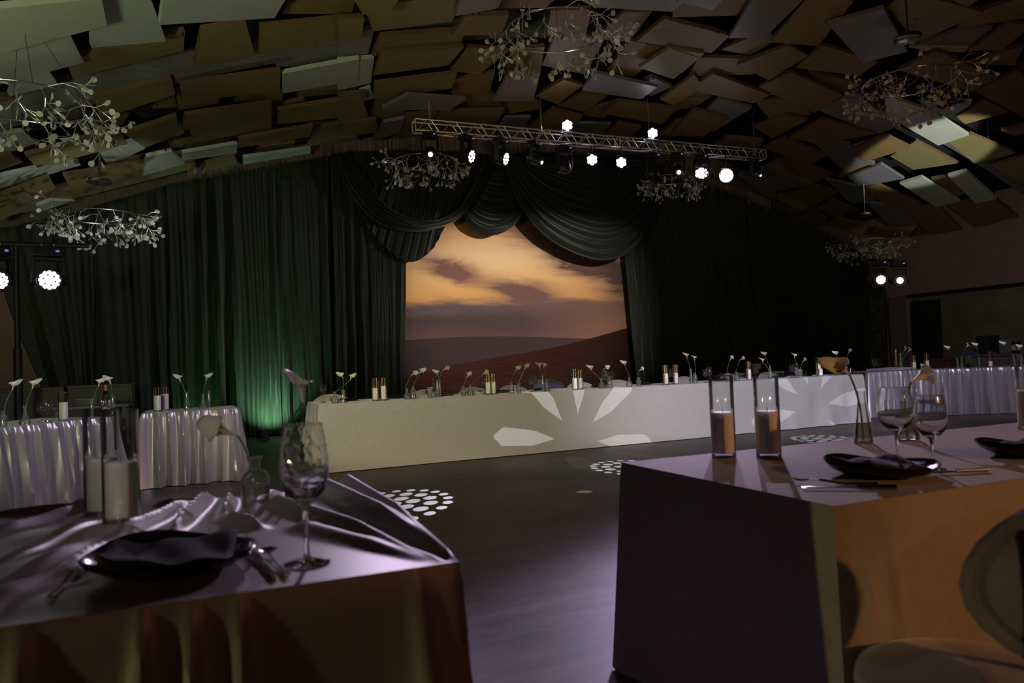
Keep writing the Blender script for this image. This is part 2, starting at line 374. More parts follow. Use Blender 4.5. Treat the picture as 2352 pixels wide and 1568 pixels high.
ORD = ['first', 'second', 'third', 'fourth', 'fifth', 'sixth', 'seventh', 'eighth', 'ninth', 'tenth', 'eleventh', 'twelfth', 'thirteenth', 'fourteenth', 'fifteenth', 'sixteenth', 'seventeenth', 'eighteenth', 'nineteenth', 'twentieth'] + [f'{n}th' for n in range(21, 80)]

# ---------------------------------------------------------------- setting
def quad(name, pts, m):
    return struct(MB().add(pts, [tuple(range(len(pts)))]).build(name, m, smooth=False))
def slab(name, x0, x1, y0, y1, z0, z1, m):
    return struct(MB().box(((x0+x1)/2, (y0+y1)/2, (z0+z1)/2), (x1-x0, y1-y0, z1-z0)).build(name, m, smooth=False))
XL, XR, YB, YF = -4.6, 16.1, 14.25, -5.0
slab('floor', XL-.2, XR+.2, YF, YB+.2, -.1, 0, M['floor'])
slab('wall_back', XL-.2, XR+.2, YB, YB+.15, 0, 6.4, M['wallb'])
slab('wall_left', XL-.15, XL, YF, YB, 0, 4.6, M['wallb'])
# right wall: upper plaster band over a recessed brown lower band
slab('wall_right', XR, XR+.15, YF, YB, 2.42, 5.6, M['wallu'])
slab('trim_1', XR+.10, XR+.25, YF, YB, 0, 2.42, M['wallb'])
slab('trim_2', XR-.02, XR+.12, YF, 12.75, 2.36, 2.44, M['black'])
pj = ony(1998, 760, YB-.1)
slab('trim_3', XR-.14, XR+.12, 13.35, YB, 0, 2.9, M['wallp'])
slab('trim_4', XR+.02, XR+.14, 12.72, 12.84, 0, 2.42, M['wallu'])
dr = thing('door_1', 'dark door in the right wall behind the light stand', 'door', (XR+.06, 12.35, 0)); dr['kind'] = 'structure'
MB().box((0, 0, 1.13), (.06, .8, 2.26)).build('door_leaf', M['doorm'], dr, False)
MB().box((-.06, -.05, 2.3), (.06, .5, .05)).build('door_closer', M['alu'], dr, False, .005)
# vaulted roof
mb = MB(); vs = []; fs = []
xs = [XL-.2+(XR-XL+.4)*i/48 for i in range(49)]
for x in xs:
    z = ceil(x)+.75; vs += [(x, YF, z), (x, YB+.15, z)]
for i in range(48): a = 2*i; fs.append((a, a+1, a+3, a+2))
struct(MB().add(vs, fs).build('ceiling', M['roof']))
# arched beams across the vault
def arch(name, Y, wd=.16, dp=.34, off=.10):
    vs = []; fs = []
    for x in xs:
        z = ceil(x)+(off if off > .18 else .36-.045*abs(x-7))
        vs += [(x, Y-wd/2, z), (x, Y+wd/2, z), (x, Y+wd/2, z+dp), (x, Y-wd/2, z+dp)]
    for i in range(48):
        a = 4*i
        for j in range(4): fs.append((a+j, a+(j+1) % 4, a+4+(j+1) % 4, a+4+j))
    return struct(MB().add(vs, fs).build(name, M['beam'], smooth=False))
arch('trim_5', 9.25, off=.16); arch('trim_6', 4.3, off=.2); arch('trim_7', -.5, off=.2)

# ---------------------------------------------------------------- ceiling panels
PAN = []   # (offset px x, list of zoom quads, scale 2.8) traced corner positions on the vault
def P(ox, kind, off, *c): PAN.append((kind, off, [(ox+c[i]/2.8, c[i+1]/2.8) for i in range(0, len(c), 2)]))
A = 0
P(A,'p',-.10,-60,60,655,-10,688,165,-60,360); P(A,'g',.02,575,-60,950,-60,1070,265,588,308); P(A,'p',.05,-60,330,440,200,540,402,-60,560)
P(A,'g',-.05,1055,-40,1860,-40,1765,115,1028,162); P(A,'o',.12,430,385,1190,200,1180,328,465,502); P(A,'o',0,1297,195,1583,148,1638,352,1250,418)
P(A,'o',.12,1390,395,1640,262,1668,350,1400,418); P(A,'o',0,1675,178,2320,108,2290,245,1668,352); P(A,'r',.1,1785,330,2340,250,2310,372,1782,440)
P(A,'g',0,1815,475,2310,380,2300,520,1820,600); P(A,'o',0,1160,545,1805,455,1800,585,1175,655); P(A,'o',.12,1132,560,1440,600,1400,665,1150,710)
P(A,'o',.12,1545,600,1825,560,1815,645,1510,658); P(A,'o',0,597,622,1105,512,1127,607,650,765); P(A,'o',0,1190,742,1748,662,1745,760,1172,838)
P(A,'o',.1,1220,840,1745,740,1748,835,1240,912); P(A,'o',.18,1082,918,1430,868,1458,918,1120,972); P(A,'o',0,803,862,1138,748,1140,870,932,950)
P(A,'g',.12,638,990,868,903,938,955,700,1065); P(A,'g',.14,1100,790,1160,780,1188,856,1130,880); P(A,'o',0,165,1003,765,828,820,928,240,1080)
P(A,'g',.1,-60,1150,500,1025,520,1062,-60,1235); P(A,'o',0,-60,1015,80,1000,150,1045,-60,1110); P(A,'g',.08,-60,860,150,850,240,920,-60,1020)
P(A,'g',.1,100,500,320,465,375,545,60,620); P(A,'o',0,408,1130,960,1040,1000,1120,455,1215); P(A,'o',.1,325,1245,1255,1040,1250,1085,365,1305)
P(A,'g',-.04,945,1010,1105,975,1190,1055,920,1130); P(A,'g',0,1175,985,1530,925,1520,985,1165,1035); P(A,'o',0,1535,895,2015,810,1995,880,1535,950)
P(A,'o',.14,1670,940,1900,905,1890,940,1650,975); P(A,'g',0,1565,1015,2000,955,1998,990,1565,1060); P(A,'o',0,1325,1050,1510,1005,1535,1060,1300,1100)
P(A,'o',.12,1745,690,1960,640,1975,670,1750,740); P(A,'o',0,1790,710,2310,622,2300,745,1785,800); P(A,'o',.1,2015,825,2300,780,2280,850,2000,900)
P(A,'o',.05,1985,925,2300,870,2300,900,1985,940); P(A,'o',0,-60,1280,320,1140,360,1210,-60,1440); P(A,'g',.06,235,1325,340,1290,480,1290,270,1358)
P(A,'b',.05,1860,20,2300,-40,2260,90,1810,90); P(A,'o',.16,1930,590,2300,555,2240,600,1910,625); P(A,'o',.16,620,760,830,730,790,800,560,850)
P(A,'o',.16,1000,640,1120,610,1140,690,980,700); P(A,'o',.2,-60,620,560,640,500,760,-60,800); P(A,'o',.15,-60,1230,180,1180,230,1250,-60,1290)
A = 780
P(A,'o',0,155,50,820,-50,720,140,215,200); P(A,'o',-.12,70,-40,420,-60,330,75,150,95); P(A,'r',-.06,790,-30,1060,-30,1015,55,745,103)
P(A,'b',.1,1015,55,1060,-30,1420,-40,1330,50); P(A,'b',0,808,108,1090,95,1040,225,722,230); P(A,'o',-.05,-10,120,160,118,140,240,-10,272)
P(A,'r',.08,-10,275,225,178,185,345,-10,372); P(A,'b',.06,265,235,810,190,780,290,205,365); P(A,'o',0,265,350,800,305,700,420,218,485)
P(A,'g',.02,-10,395,222,375,200,535,-10,580); P(A,'b',.04,818,305,1090,330,900,475,712,460); P(A,'o',0,225,540,755,470,725,570,218,635)
P(A,'g',.12,130,590,200,565,222,630,120,665); P(A,'o',0,-10,615,132,600,185,745,-10,790); P(A,'b',.08,745,510,1000,465,960,610,720,600)
P(A,'r',-.08,1090,475,1290,475,1245,650,985,650); P(A,'r',-.1,435,612,815,640,700,715,278,700); P(A,'o',.1,240,645,440,635,430,770,175,765)
P(A,'b',.12,720,600,980,580,1050,690,700,690); P(A,'o',0,20,790,235,770,250,850,15,875); P(A,'r',0,280,790,420,762,385,850,215,912)
P(A,'b',.03,430,740,630,730,560,860,335,900); P(A,'b',0,650,715,1060,708,990,810,620,775); P(A,'r',.05,1060,760,1230,755,1150,830,1010,815)
P(A,'b',0,1260,620,1440,513,1565,550,1400,670); P(A,'b',.1,1080,660,1250,600,1300,700,1090,730); P(A,'b',0,1370,700,1560,750,1480,840,1220,820)
P(A,'b',.08,1560,600,1730,610,1580,720,1400,680); P(A,'r',-.06,1640,470,2045,560,1940,640,1560,580); P(A,'b',0,1800,650,2170,700,2070,800,1690,730)
P(A,'b',.05,1790,790,1940,820,1870,880,1700,870); P(A,'r',.05,1510,795,1745,800,1690,865,1480,850); P(A,'b',0,2090,122,2300,180,2290,330,1910,265)
P(A,'y',-.05,2125,310,2300,370,2150,510,1925,435); P(A,'b',.06,1870,262,2120,310,1890,495,1715,465); P(A,'b',.1,1830,80,2010,75,1860,270,1640,250)
P(A,'r',-.1,1480,-30,2260,-30,2140,78,1640,45); P(A,'b',.1,2150,80,2300,30,2300,110,2140,112); P(A,'b',0,2280,480,2340,560,2150,680,2060,640)
P(A,'o',.12,1400,200,1700,260,1580,480,1300,420); P(A,'b',.05,1360,70,1620,60,1580,250,1330,230); P(A,'b',.1,1610,700,1800,650,1700,760,1560,740)
P(A,'b',.05,2160,780,2330,740,2300,880,2060,870); P(A,'r',.1,2000,490,2140,560,2000,620,1900,560); P(A,'b',.12,1100,320,1320,300,1290,470,1060,480)
P(A,'b',.14,560,800,1000,820,980,880,540,880); P(A,'b',.14,1240,830,1480,850,1440,900,1180,890); P(A,'b',.16,1560,880,1760,870,1700,930,1540,930)
P(A,'b',.18,1000,620,1180,640,1110,760,960,720)
A = 1552
P(A,'r',-.12,150,-30,330,-30,240,65,0,10); P(A,'b',.02,-20,10,520,-30,395,100,-20,110); P(A,'r',-.06,510,-30,850,-30,570,245,342,245)
P(A,'b',0,850,-20,1145,5,915,298,610,270); P(A,'r',-.1,978,160,1335,52,1490,335,1205,403); P(A,'o',0,1355,50,1480,-60,1980,80,1560,270)
P(A,'r',-.1,1755,-10,1970,-20,1880,45,1860,40); P(A,'b',.05,1900,90,2300,-40,2300,110,1800,185); P(A,'r',.12,1850,185,2045,182,1900,305,1500,305)
P(A,'p',.1,1500,300,1900,303,1850,338,1610,330); P(A,'b',0,-20,135,350,230,230,342,-20,310); P(A,'y',-.04,-60,310,185,345,40,470,-60,500)
P(A,'o',.12,290,320,600,190,640,260,480,355); P(A,'b',.02,730,290,850,360,600,515,395,420); P(A,'b',0,945,292,1300,400,1180,490,775,435)
P(A,'b',.08,145,370,485,378,500,480,85,490); P(A,'b',0,240,475,605,612,500,665,80,578); P(A,'b',.03,740,465,1075,610,890,730,535,560)
P(A,'r',.06,280,630,490,695,240,850,130,770); P(A,'b',0,110,700,325,755,180,880,-20,850); P(A,'b',.12,500,640,800,640,870,740,600,760)
P(A,'b',.05,500,815,720,742,850,770,620,890); P(A,'b',0,945,765,1290,860,930,930,730,885); P(A,'b',.12,850,460,1200,540,1080,600,900,520)
P(A,'r',.05,915,710,1150,590,1440,810,1300,862); P(A,'b',.02,560,950,700,888,980,1000,870,1060); P(A,'b',0,1120,970,1340,865,1515,950,1220,1040)
P(A,'b',.05,600,1060,700,1000,1010,1120,880,1180); P(A,'r',.05,900,930,1110,920,1280,1060,1060,1080); P(A,'r',0,400,1130,600,1065,880,1185,570,1250)
P(A,'r',0,1110,1140,1320,1055,1470,1150,1180,1200); P(A,'w',-.02,1340,610,1595,698,1435,775,1360,765); P(A,'w',0,1420,780,1620,700,1885,870,1690,937)
P(A,'o',.05,1755,915,1890,860,2185,985,1925,1055); P(A,'o',.04,1380,1005,1545,905,1815,1050,1530,1092); P(A,'w',-.02,1440,1180,1580,1138,1830,1295,1670,1330)
P(A,'w',.0,1750,1128,1865,1098,2065,1280,1930,1308); P(A,'b',0,1180,1220,1290,1180,1580,1315,1400,1340); P(A,'r',.05,1215,1300,1450,1330,1570,1445,1395,1465)
P(A,'b',0,1460,1340,1690,1320,1840,1480,1640,1510); P(A,'b',.05,1740,1310,1900,1290,2090,1420,1960,1500); P(A,'r',.06,960,1150,1180,1200,1280,1290,1130,1310)
P(A,'b',0,900,1190,1040,1240,900,1320,700,1250); P(A,'o',0,510,1310,590,1290,800,1380,690,1410); P(A,'p',.05,200,1220,540,1300,460,1335,250,1270)
P(A,'o',.02,700,1410,900,1370,980,1440,880,1480); P(A,'b',.06,1000,1280,1160,1350,1040,1400,900,1340); P(A,'b',0,1430,450,1680,330,2075,500,1900,590)
P(A,'b',-.02,1925,585,2210,455,2320,640,2260,770); P(A,'b',.06,1805,750,1990,640,2150,720,1860,798); P(A,'b',0,2090,840,2240,800,2300,850,2180,870)
P(A,'b',.08,1855,415,2090,330,2240,300,2180,420); P(A,'b',0,1890,330,2130,150,2300,160,2100,320); P(A,'b',.12,1640,1150,1750,1130,1895,1230,1800,1270)
P(A,'b',.04,1900,1300,2060,1290,2200,1400,2060,1420); P(A,'b',.04,2000,1070,2300,990,2300,1190,2180,1170); P(A,'b',.12,-40,580,80,520,210,600,0,720)
P(A,'b',.1,-20,630,230,620,100,700,-20,700); P(A,'b',.05,1280,1470,1500,1500,1420,1530,1250,1510); P(A,'b',.1,2180,430,2340,400,2340,500,2250,480)
P(A,'b',.1,620,500,760,560,700,620,540,600); P(A,'b',.12,1080,1080,1300,1040,1180,1120,1040,1140); P(A,'b',.14,330,880,560,900,520,980,250,930)
P(A,'b',.1,1560,1470,1700,1520,1640,1560,1500,1520); P(A,'b',.1,1020,1400,1200,1440,1100,1480,960,1450)
KN = {'p': ('lit olive', 'panel_lit'), 'g': ('green tinted grey', 'panel_grey_tinted'), 'o': ('olive tinted wooden', 'panel_wood_tinted'), 'b': ('dark brown wooden', 'panel_wood'),
      'r': ('dim grey', 'panel_grey'), 'y': ('yellowish', 'panel_wood_tinted'), 'w': ('beam lit wooden', 'panel_lit')}
KN['w'] = ('pale brown wooden', 'panel_lit')  # beam light painted into the tone of these panels
# rows of the vault as seen: band by height in the picture, then left to right
bands = {}
for i, (k, off, q) in enumerate(PAN):
    cy = sum(p[1] for p in q)/4; cx = sum(p[0] for p in q)/4
    bands.setdefault(min(6, int(max(cy, 0)//85)), []).append((cx, i))
LBL = {}
for b, L in bands.items():
    for n, (cx, i) in enumerate(sorted(L)):
        LBL[i] = (n, len(L), b)
LAND = ['in the topmost row', 'in the second row down', 'in the third row down', 'in the fourth row down', 'in the fifth row down', 'in the sixth row down', 'in the lowest row']
for i, (k, off, q) in enumerate(PAN):
    pts = [onceil(x, y, off) for x, y in q]
    # flatten to one plane through the corners' mean
    c = sum(pts, Vector())/4; nrm = (pts[2]-pts[0]).cross(pts[3]-pts[1]).normalized()
    if nrm.z > 0: nrm = -nrm
    pts = [p-nrm*((p-c).dot(nrm)) for p in pts]
    th = .055; up = -nrm*th
    nm, mt = KN[k]; n, tot, b = LBL[i]
    loc = c
    vs = [p-c for p in pts]+[p-c+up for p in pts]
    fs = [(0, 1, 2, 3), (7, 6, 5, 4), (0, 4, 5, 1), (1, 5, 6, 2), (2, 6, 7, 3), (3, 7, 4, 0)]
    o = MB().add(vs, fs[:2], 0).add(vs, fs[2:], 1)
    root = o.build('acoustic_panel', [M[mt], M['edge'] if k in 'bo' else M[mt]], smooth=False, loc=loc)
    tag(root, f'{nm} ceiling panel, {ORD[n]} from the left {LAND[b]}', 'panel', 'tilted panels hung under the vaulted roof')
    ctop = up*1.0
    MB().tube([ctop, ctop+Vector((0, 0, max(.1, ceil(c.x)+.75-c.z-.05)))], .004, 5).build('suspension_wire', M['blackmetal'], root)

# ---------------------------------------------------------------- curtains and backdrop
def interp(pts, x):
    if x <= pts[0][0]: return pts[0][1]
    for (a, b), (c, d) in zip(pts, pts[1:]):
        if x <= c: return b+(d-b)*(x-a)/(c-a)
    return pts[-1][1]
CT = [(-4.4, 3.1), (-2.4, 3.55), (-.3, 4.36), (2.5, 5.08), (4.0, 5.3), (6.9, 5.46), (9.6, 5.25), (12, 4.8), (14.7, 4.03), (16.0, 3.5)]
def curtain(name, label, x0, x1, Y, seed, amp=.09, lam=.26, zb=.02, left_edge=None, right_edge=None, mt='curtain', zt=None, group='black curtains along the back wall', solid=True, split=None):
    rd = random.Random(seed); nx = int((x1-x0)/.022); nz = 34
    # irregular fold phase
    ph = []; a = rd.random()*6
    loc = 0
    for i in range(nx+1):
        if i % 14 == 0: cur = rd.uniform(.65, 1.5)
        loc += (cur-loc)*.12 if i else cur
        a += .022*2*PI/(lam*loc); ph.append(a)
    am = [amp*(.55+.5*math.sin(ph[i]*.23+seed)+.25*math.sin(ph[i]*.11)) for i in range(nx+1)]
    vs = []; fs = []
    for j in range(nz+1):
        t = j/nz
        for i in range(nx+1):
            s = i/nx; x = x0+(x1-x0)*s
            top = (zt or (lambda q: interp(CT, q)))(x); zb_ = zb(x) if callable(zb) else zb; z = zb_+(top-zb_)*t
            xx = x
            if left_edge: xx = x+(interp(left_edge, z)-x0)*max(0, 1-(x-x0)/1.0)
            if right_edge: xx = x+(interp(right_edge, z)-x1)*max(0, 1-(x1-x)/1.0)
            sway = .05*math.sin(z*.9+ph[i]*.07+seed)+.03*math.sin(z*2.1+ph[i]*.3)
            k = .45+.55*(1-t)**.6
            w_ = math.sin(ph[i]+sway*3*(1-t)); w_ = math.copysign(abs(w_)**.75, w_)
            y = Y - am[i]*k*w_ - .012*math.sin(ph[i]*3.1+z*2)
            vs.append((xx+sway*.4*(1-t), y, z))
    for j in range(nz):
        for i in range(nx):
            a = j*(nx+1)+i; fs.append((a, a+1, a+nx+2, a+nx+1))
    o = MB().add(vs, fs).build(name, M[mt])
    sd = o.modifiers.new('thickness', 'SOLIDIFY'); sd.thickness = .006
    return tag(o, label, 'curtain', group)
e0 = [(0, -1.95), (.7, -2.1), (1.04, -2.24), (2.3, -2.62), (3.2, -2.85), (4, -2.9)]
curtain('curtain', 'leftmost black curtain with a slanting left edge over the brown wall', -2.6, -1.42, 13.75, 1, .05, .3, left_edge=[(z, x) for z, x in e0])
curtain('curtain', 'second black curtain from the left, pulled into a shallow drape', -1.42, -.32, 13.7, 2, .06, .42)
curtain('curtain', 'black curtain panel lit green from below, left of the white table', -.32, 2.38, 13.66, 3, .085, .24)
curtain('curtain', 'black curtain panel directly left of the sunset backdrop', 2.40, 3.74, 13.58, 4, .075, .22, right_edge=[(0, 3.62), (3.2, 3.76), (5, 3.8)])
curtain('curtain', 'black curtain panel directly right of the sunset backdrop', 8.66, 11.95, 13.6, 5, .05, .2, left_edge=[(0, 8.95), (.7, 8.8), (3.3, 8.6), (5, 8.6)])
curtain('curtain', 'rightmost black curtain panel beside the marbled column', 11.97, 15.9, 13.7, 6, .045, .22)
vz = lambda q: interp(CT, q)
curtain('valance', 'dusty pink pleated strip of lining above the black curtains', 0.0, 13.0, 13.88, 11, .03, .12, zb=lambda q: interp(CT, q)-.12, mt='valance', zt=lambda q: interp(CT, q)+.34)
bpv = MB().add([(3.4, 13.98, .0), (9.2, 13.98, .0), (9.2, 13.98, 4.6), (3.4, 13.98, 4.6), (3.4, 14.0, .0), (9.2, 14.0, .0), (9.2, 14.0, 4.6), (3.4, 14.0, 4.6)],
    [(0, 1, 2, 3), (7, 6, 5, 4), (0, 4, 5, 1), (1, 5, 6, 2), (2, 6, 7, 3), (3, 7, 4, 0)]).build('backdrop', backdrop_material(3.75, 8.75, 4.3), smooth=False)
tag(bpv, 'printed fabric backdrop with an orange sunset sky over dark hills', 'backdrop')

def resample(pts, n):
    pts = [Vector(p) for p in pts]; d = [0]
    # catmull-rom densify
    out = []
    for i in range(len(pts)-1):
        p0 = pts[max(i-1, 0)]; p1 = pts[i]; p2 = pts[i+1]; p3 = pts[min(i+2, len(pts)-1)]
        for k in range(12):
            t = k/12; out.append(.5*((2*p1)+(p2-p0)*t+(2*p0-5*p1+4*p2-p3)*t*t+(3*p1-p0-3*p2+p3)*t**3))
    out.append(pts[-1]); 
    for a, b in zip(out, out[1:]): d.append(d[-1]+(b-a).length)
    r = []; j = 0
    for k in range(n+1):
        s = d[-1]*k/n
        while j < len(d)-2 and d[j+1] < s: j += 1
        t = (s-d[j])/max(1e-9, d[j+1]-d[j]); r.append(out[j].lerp(out[j+1], t))
    return r
def swag(label, inner, outer, Y, nf, amp, seed, bulge=.15, across=False, power=1.0, name='curtain_swag'):
    ns, nt = 90, max(40, nf*8); rd = random.Random(seed)
    a = resample([ony(x, y, Y) for x, y in inner], ns); b = resample([ony(x, y, Y) for x, y in outer], ns)
    offs = [rd.uniform(.75, 1.25) for _ in range(nf*3)]
    vs = []; fs = []
    for j in range(nt+1):
        t = j/nt
        for i in range(ns+1):
            s = i/ns; p = a[i].lerp(b[i], t**power); env = math.sin(PI*min(1, max(0, s)))
            if across: ph = s*nf*PI*2+.5*math.sin(s*17+seed)+.3*t; k = .4+.6*t
            else: ph = t*nf*PI*2+.7*math.sin(t*13+seed)+.6*math.sin(s*3+t*5); k = .5+.5*env
            wv = math.sin(ph); wv = math.copysign(abs(wv)**.7, wv)
            p = p+Vector((0, -bulge*env*math.sin(PI*min(1, t*.8+.2))**.5-amp*k*wv, 0))
            vs.append(p)
    for j in range(nt):
        for i in range(ns):
            q = j*(ns+1)+i; fs.append((q, q+1, q+ns+2, q+ns+1))
    o = MB().add(vs, fs).build(name, M['swag']); sd = o.modifiers.new('thickness', 'SOLIDIFY'); sd.thickness = .008
    return tag(o, label, 'curtain', 'draped black swags above the sunset backdrop')
swag('black pleated hanging with a rounded hem behind the left swag', [(790, 352), (860, 350), (960, 350), (1060, 352), (1120, 358)],
     [(800, 430), (850, 530), (930, 600), (990, 575), (1030, 500)], 13.42, 17, .035, 3, .05, across=True)
swag('long black swag sweeping in a deep curve from upper left', [(800, 352), (835, 410), (885, 475), (950, 508), (1010, 505), (1065, 465), (1120, 362)],
     [(774, 350), (795, 420), (850, 495), (915, 526), (985, 528), (1065, 490), (1150, 362)], 13.22, 6, .05, 4, .18)
swag('small black swag above the middle of the backdrop', [(1110, 358), (1125, 362), (1145, 364), (1170, 362), (1190, 356)],
     [(1058, 478), (1085, 522), (1132, 540), (1178, 520), (1208, 478)], 13.45, 9, .045, 5, .15)
swag('large black swag gathered over the upper right of the backdrop', [(1190, 350), (1240, 356), (1330, 362), (1410, 362), (1485, 366)],
     [(1150, 356), (1200, 480), (1280, 562), (1392, 598), (1475, 545), (1528, 380)], 13.2, 11, .045, 6, .25)
# ---------------------------------------------------------------- truss
TA = ony(951, 289, TRY); TB = ony(1752, 357, TRY); TL = (TB-TA).length
tr = thing('lighting_truss', 'long silver box truss hung across the hall carrying stage lights', 'truss', TA)
tr.rotation_euler = (0, -math.atan2(TB.z-TA.z, TB.x-TA.x), 0)
hw = .085
for y in (-hw, hw):
    for z in (-hw, hw):
        MB().tube([(0, y, z), (TL, y, z)], .013, 8).build('chord', M['alu'], tr)
nb = 17; st = TL/nb
for sgn in (-1, 1):
    mbs = []
    for i in range(nb):
        x0, x1 = i*st, (i+1)*st; xm = (x0+x1)/2
        b = MB(); b.tube([(x0+.03, sgn*hw, -hw), (xm-.02, sgn*hw, hw)], .0075, 6); b.tube([(xm+.05, sgn*hw, hw), (x1-.03, sgn*hw, -hw)], .0075, 6)
        b.build('brace', M['alu'], tr)
for i in range(nb):
    x0, x1 = i*st, (i+1)*st
    MB().tube([(x0, -hw, hw), (x1, hw, hw)], .006, 6).tube([(x0, hw, -hw), (x1, -hw, -hw)], .006, 6).build('cross_brace', M['alu'], tr)
for x in (0, TL, TL*.53):
    b = MB()
    for a, c in (((x, -hw, -hw), (x, hw, -hw)), ((x, hw, -hw), (x, hw, hw)), ((x, hw, hw), (x, -hw, hw)), ((x, -hw, hw), (x, -hw, -hw))): b.tube([a, c], .012, 6)
    b.build('end_frame', M['alu'], tr)
inv = tr.matrix_basis.inverted() if False else None
for px_ in (988, 1244, 1491, 1731):
    p = ony(px_, 300, TRY); lx = (p.x-TA.x)
    MB().tube([(lx, 0, hw), (lx, 0, ceil(p.x)+.7-TA.z)], .011, 6).build('suspension_rod', M['chrome'], tr)
def on_truss(x): return TA.z+(TB.z-TA.z)*(x-TA.x)/(TB.x-TA.x)

HEX = [(0, 0)]+[(math.cos(k*PI/3+PI/6), math.sin(k*PI/3+PI/6)) for k in range(6)]
def led_par(label, x, y, z, aimp, r=.085, up=False, lens='lensb', petals=7, group='small LED par lamps on the truss'):
    t = thing('led_par_lamp', label, 'stage light', (x, y, z), 0, group)
    d = (Vector(aimp)-Vector((x, y, z))).normalized(); R = d.to_track_quat('Z', 'Y').to_matrix()
    MB().lathe([(r*.55, -.09), (r*.9, -.06), (r*1.05, 0), (r*1.05, .02), (r*.98, .02)], 20, rot=R).build('housing', M['black'], t)
    mb = MB()
    rr = r*.36
    for hx, hy in HEX: mb.lathe([(rr, .022), (rr, .03), (rr*.6, .038), (0.0001, .04)], 12, o=R @ Vector((hx*r*.68, hy*r*.68, 0)), rot=R)
    mb.build('lens_cluster', M[lens], t)
    s = -1 if up else 1
    zt = on_truss(x)+(-hw if not up else hw)-z
    b = MB(); b.tube([(-r*1.2, 0, 0), (-r*1.2, 0, s*r*1.2), (0, 0, s*r*1.4), (r*1.2, 0, s*r*1.2), (r*1.2, 0, 0)], .008, 6)
    b.build('yoke', M['black'], t)
    MB().tube([(0, 0, s*r*1.4), (0, 0, zt)], .012, 6).build('clamp', M['black'], t)
    return t
def moving_head(label, x, y, ztop, aimp, lens='lenso', size=1.0, lr=.035, kind='beam', hang=True, group='moving head lights on the truss'):
    """yoke lamp hanging from ztop"""
    t = thing('moving_head_light', label, 'stage light', (x, y, ztop), 0, group)
    s = size; d = (Vector(aimp)-Vector((x, y, ztop-.33*s))).normalized(); yaw = math.atan2(d.x, -d.y)
    Rz = Matrix.Rotation(yaw, 3, 'Z')
    MB().box((0, 0, -.06*s), (.24*s, .18*s, .09*s), Rz, taper=.85).build('base', M['black'], t, True, .008)
    for q in (-1, 1): MB().tube([(q*.05*s, 0, -.02*s), (q*.05*s, 0, .02)], .012, 6).build('clamp', M['alu'], t)
    MB().box((.0, 0, 0), (.03*s, .008, .02*s), Rz).build('display', M['ledb'], t, False, loc=(Rz @ Vector((.07*s, -.093*s, -.06*s))))
    b = MB()
    b.box(Rz @ Vector((0, 0, -.13*s)), (.27*s, .09*s, .035*s), Rz)
    for q in (-1, 1):
        b.box(Rz @ Vector((q*.125*s, 0, -.23*s)), (.03*s, .085*s, .22*s), Rz, taper=1)
        b.lathe([(.045*s, -.018*s), (.045*s, .018*s)], 14, o=Rz @ Vector((q*.125*s, 0, -.33*s)), rot=Rz @ Matrix.Rotation(PI/2, 3, 'Y'))
    b.build('yoke', M['black'], t, True, .006)
    R = d.to_track_quat('Z', 'Y').to_matrix(); o = Vector((0, 0, -.33*s))
    if kind == 'wash': prof = [(.05*s, -.13*s), (.085*s, -.10*s), (.105*s, .0), (.11*s, .09*s), (.103*s, .10*s)]; zl = .10*s
    else: prof = [(.05*s, -.14*s), (.085*s, -.11*s), (.09*s, 0), (.075*s, .06*s), (.068*s, .13*s), (.06*s, .15*s)]; zl = .15*s
    h = MB().lathe(prof, 24, o=o, rot=R).build('head', M['black'], t)
    h2 = MB()
    for zz in (-.08*s, -.06*s, -.04*s): h2.lathe([(.09*s, zz), (.097*s, zz+.003), (.09*s, zz+.008)], 20, o=o, rot=R)
    h2.build('cooling_fins', M['black'], h)
    mb = MB()
    if lens == 'cells':
        for k in range(12):
            a = 2*PI*k/9; rr_ = .075*s if k < 9 else .03*s
            if k >= 9: a = 2*PI*k/3
            mb.lathe([(.019*s, zl), (.019*s, zl+.004), (.0001, zl+.008)], 10, o=o+R @ Vector((rr_*math.cos(a), rr_*math.sin(a), 0)), rot=R)
        mb.build('lens_cells', M['lens'], h)
    elif lens == 'lensb':
        h3 = MB().lathe([(lr*1.06, zl-.004), (lr*1.06, zl+.002), (.0001, zl+.002)], 24, o=o, rot=R); h3.build('lens_plate', M['lensd'], h)
        for ring, nn in ((0, 1), (1, 6), (2, 12)):
            for k in range(nn):
                a = 2*PI*k/nn+.26*ring; q = o+R @ Vector((ring*lr*.41*math.cos(a), ring*lr*.41*math.sin(a), 0))
                mb.lathe([(lr*.205, zl+.003), (lr*.205, zl+.008), (lr*.12, zl+.013), (.0001, zl+.014)], 12, o=q, rot=R)
        mb.build('lens_cells', M['lensb'], h)
    else:
        mb.lathe([(lr, zl-.002), (lr, zl+.006), (lr*.7, zl+.012), (.0001, zl+.015)], 20, o=o, rot=R)
        mb.build('lens', M[lens], h)
    return t
def tx(px_, y=340): return ony(px_, y, TRY).x
def th_(x): return on_truss(x)-hw
cpos = (0, 0, 1.1)
x = tx(985); moving_head('moving head with one small lit lens at the left end of the truss', x, TRY-.05, th_(x), (.6, 0, -.5))
x = tx(1068); moving_head('moving head wash with a grid of lit cells, second from the left on the truss', x, TRY-.05, th_(x), (8.5, 5.5, 2.2), 'cells', 1.0, kind='wash')
x = tx(1146); moving_head('moving head wash with a grid of lit cells, third from the left on the truss', x, TRY-.05, th_(x), (9.5, 5.5, 2.2), 'cells', 1.0, kind='wash')
x = tx(1224); moving_head('moving head tilted down to the right with a small lit lens, fourth on the truss', x, TRY-.05, th_(x), (8.0, 7.5, 2.0), 'lenso', .95, .028)
x = tx(1291); moving_head('unlit moving head pointing straight down near the truss middle', x, TRY-.05, th_(x)-.04, (x+.1, TRY-.6, 0), 'lensd', 1.05, .05, kind='wash')
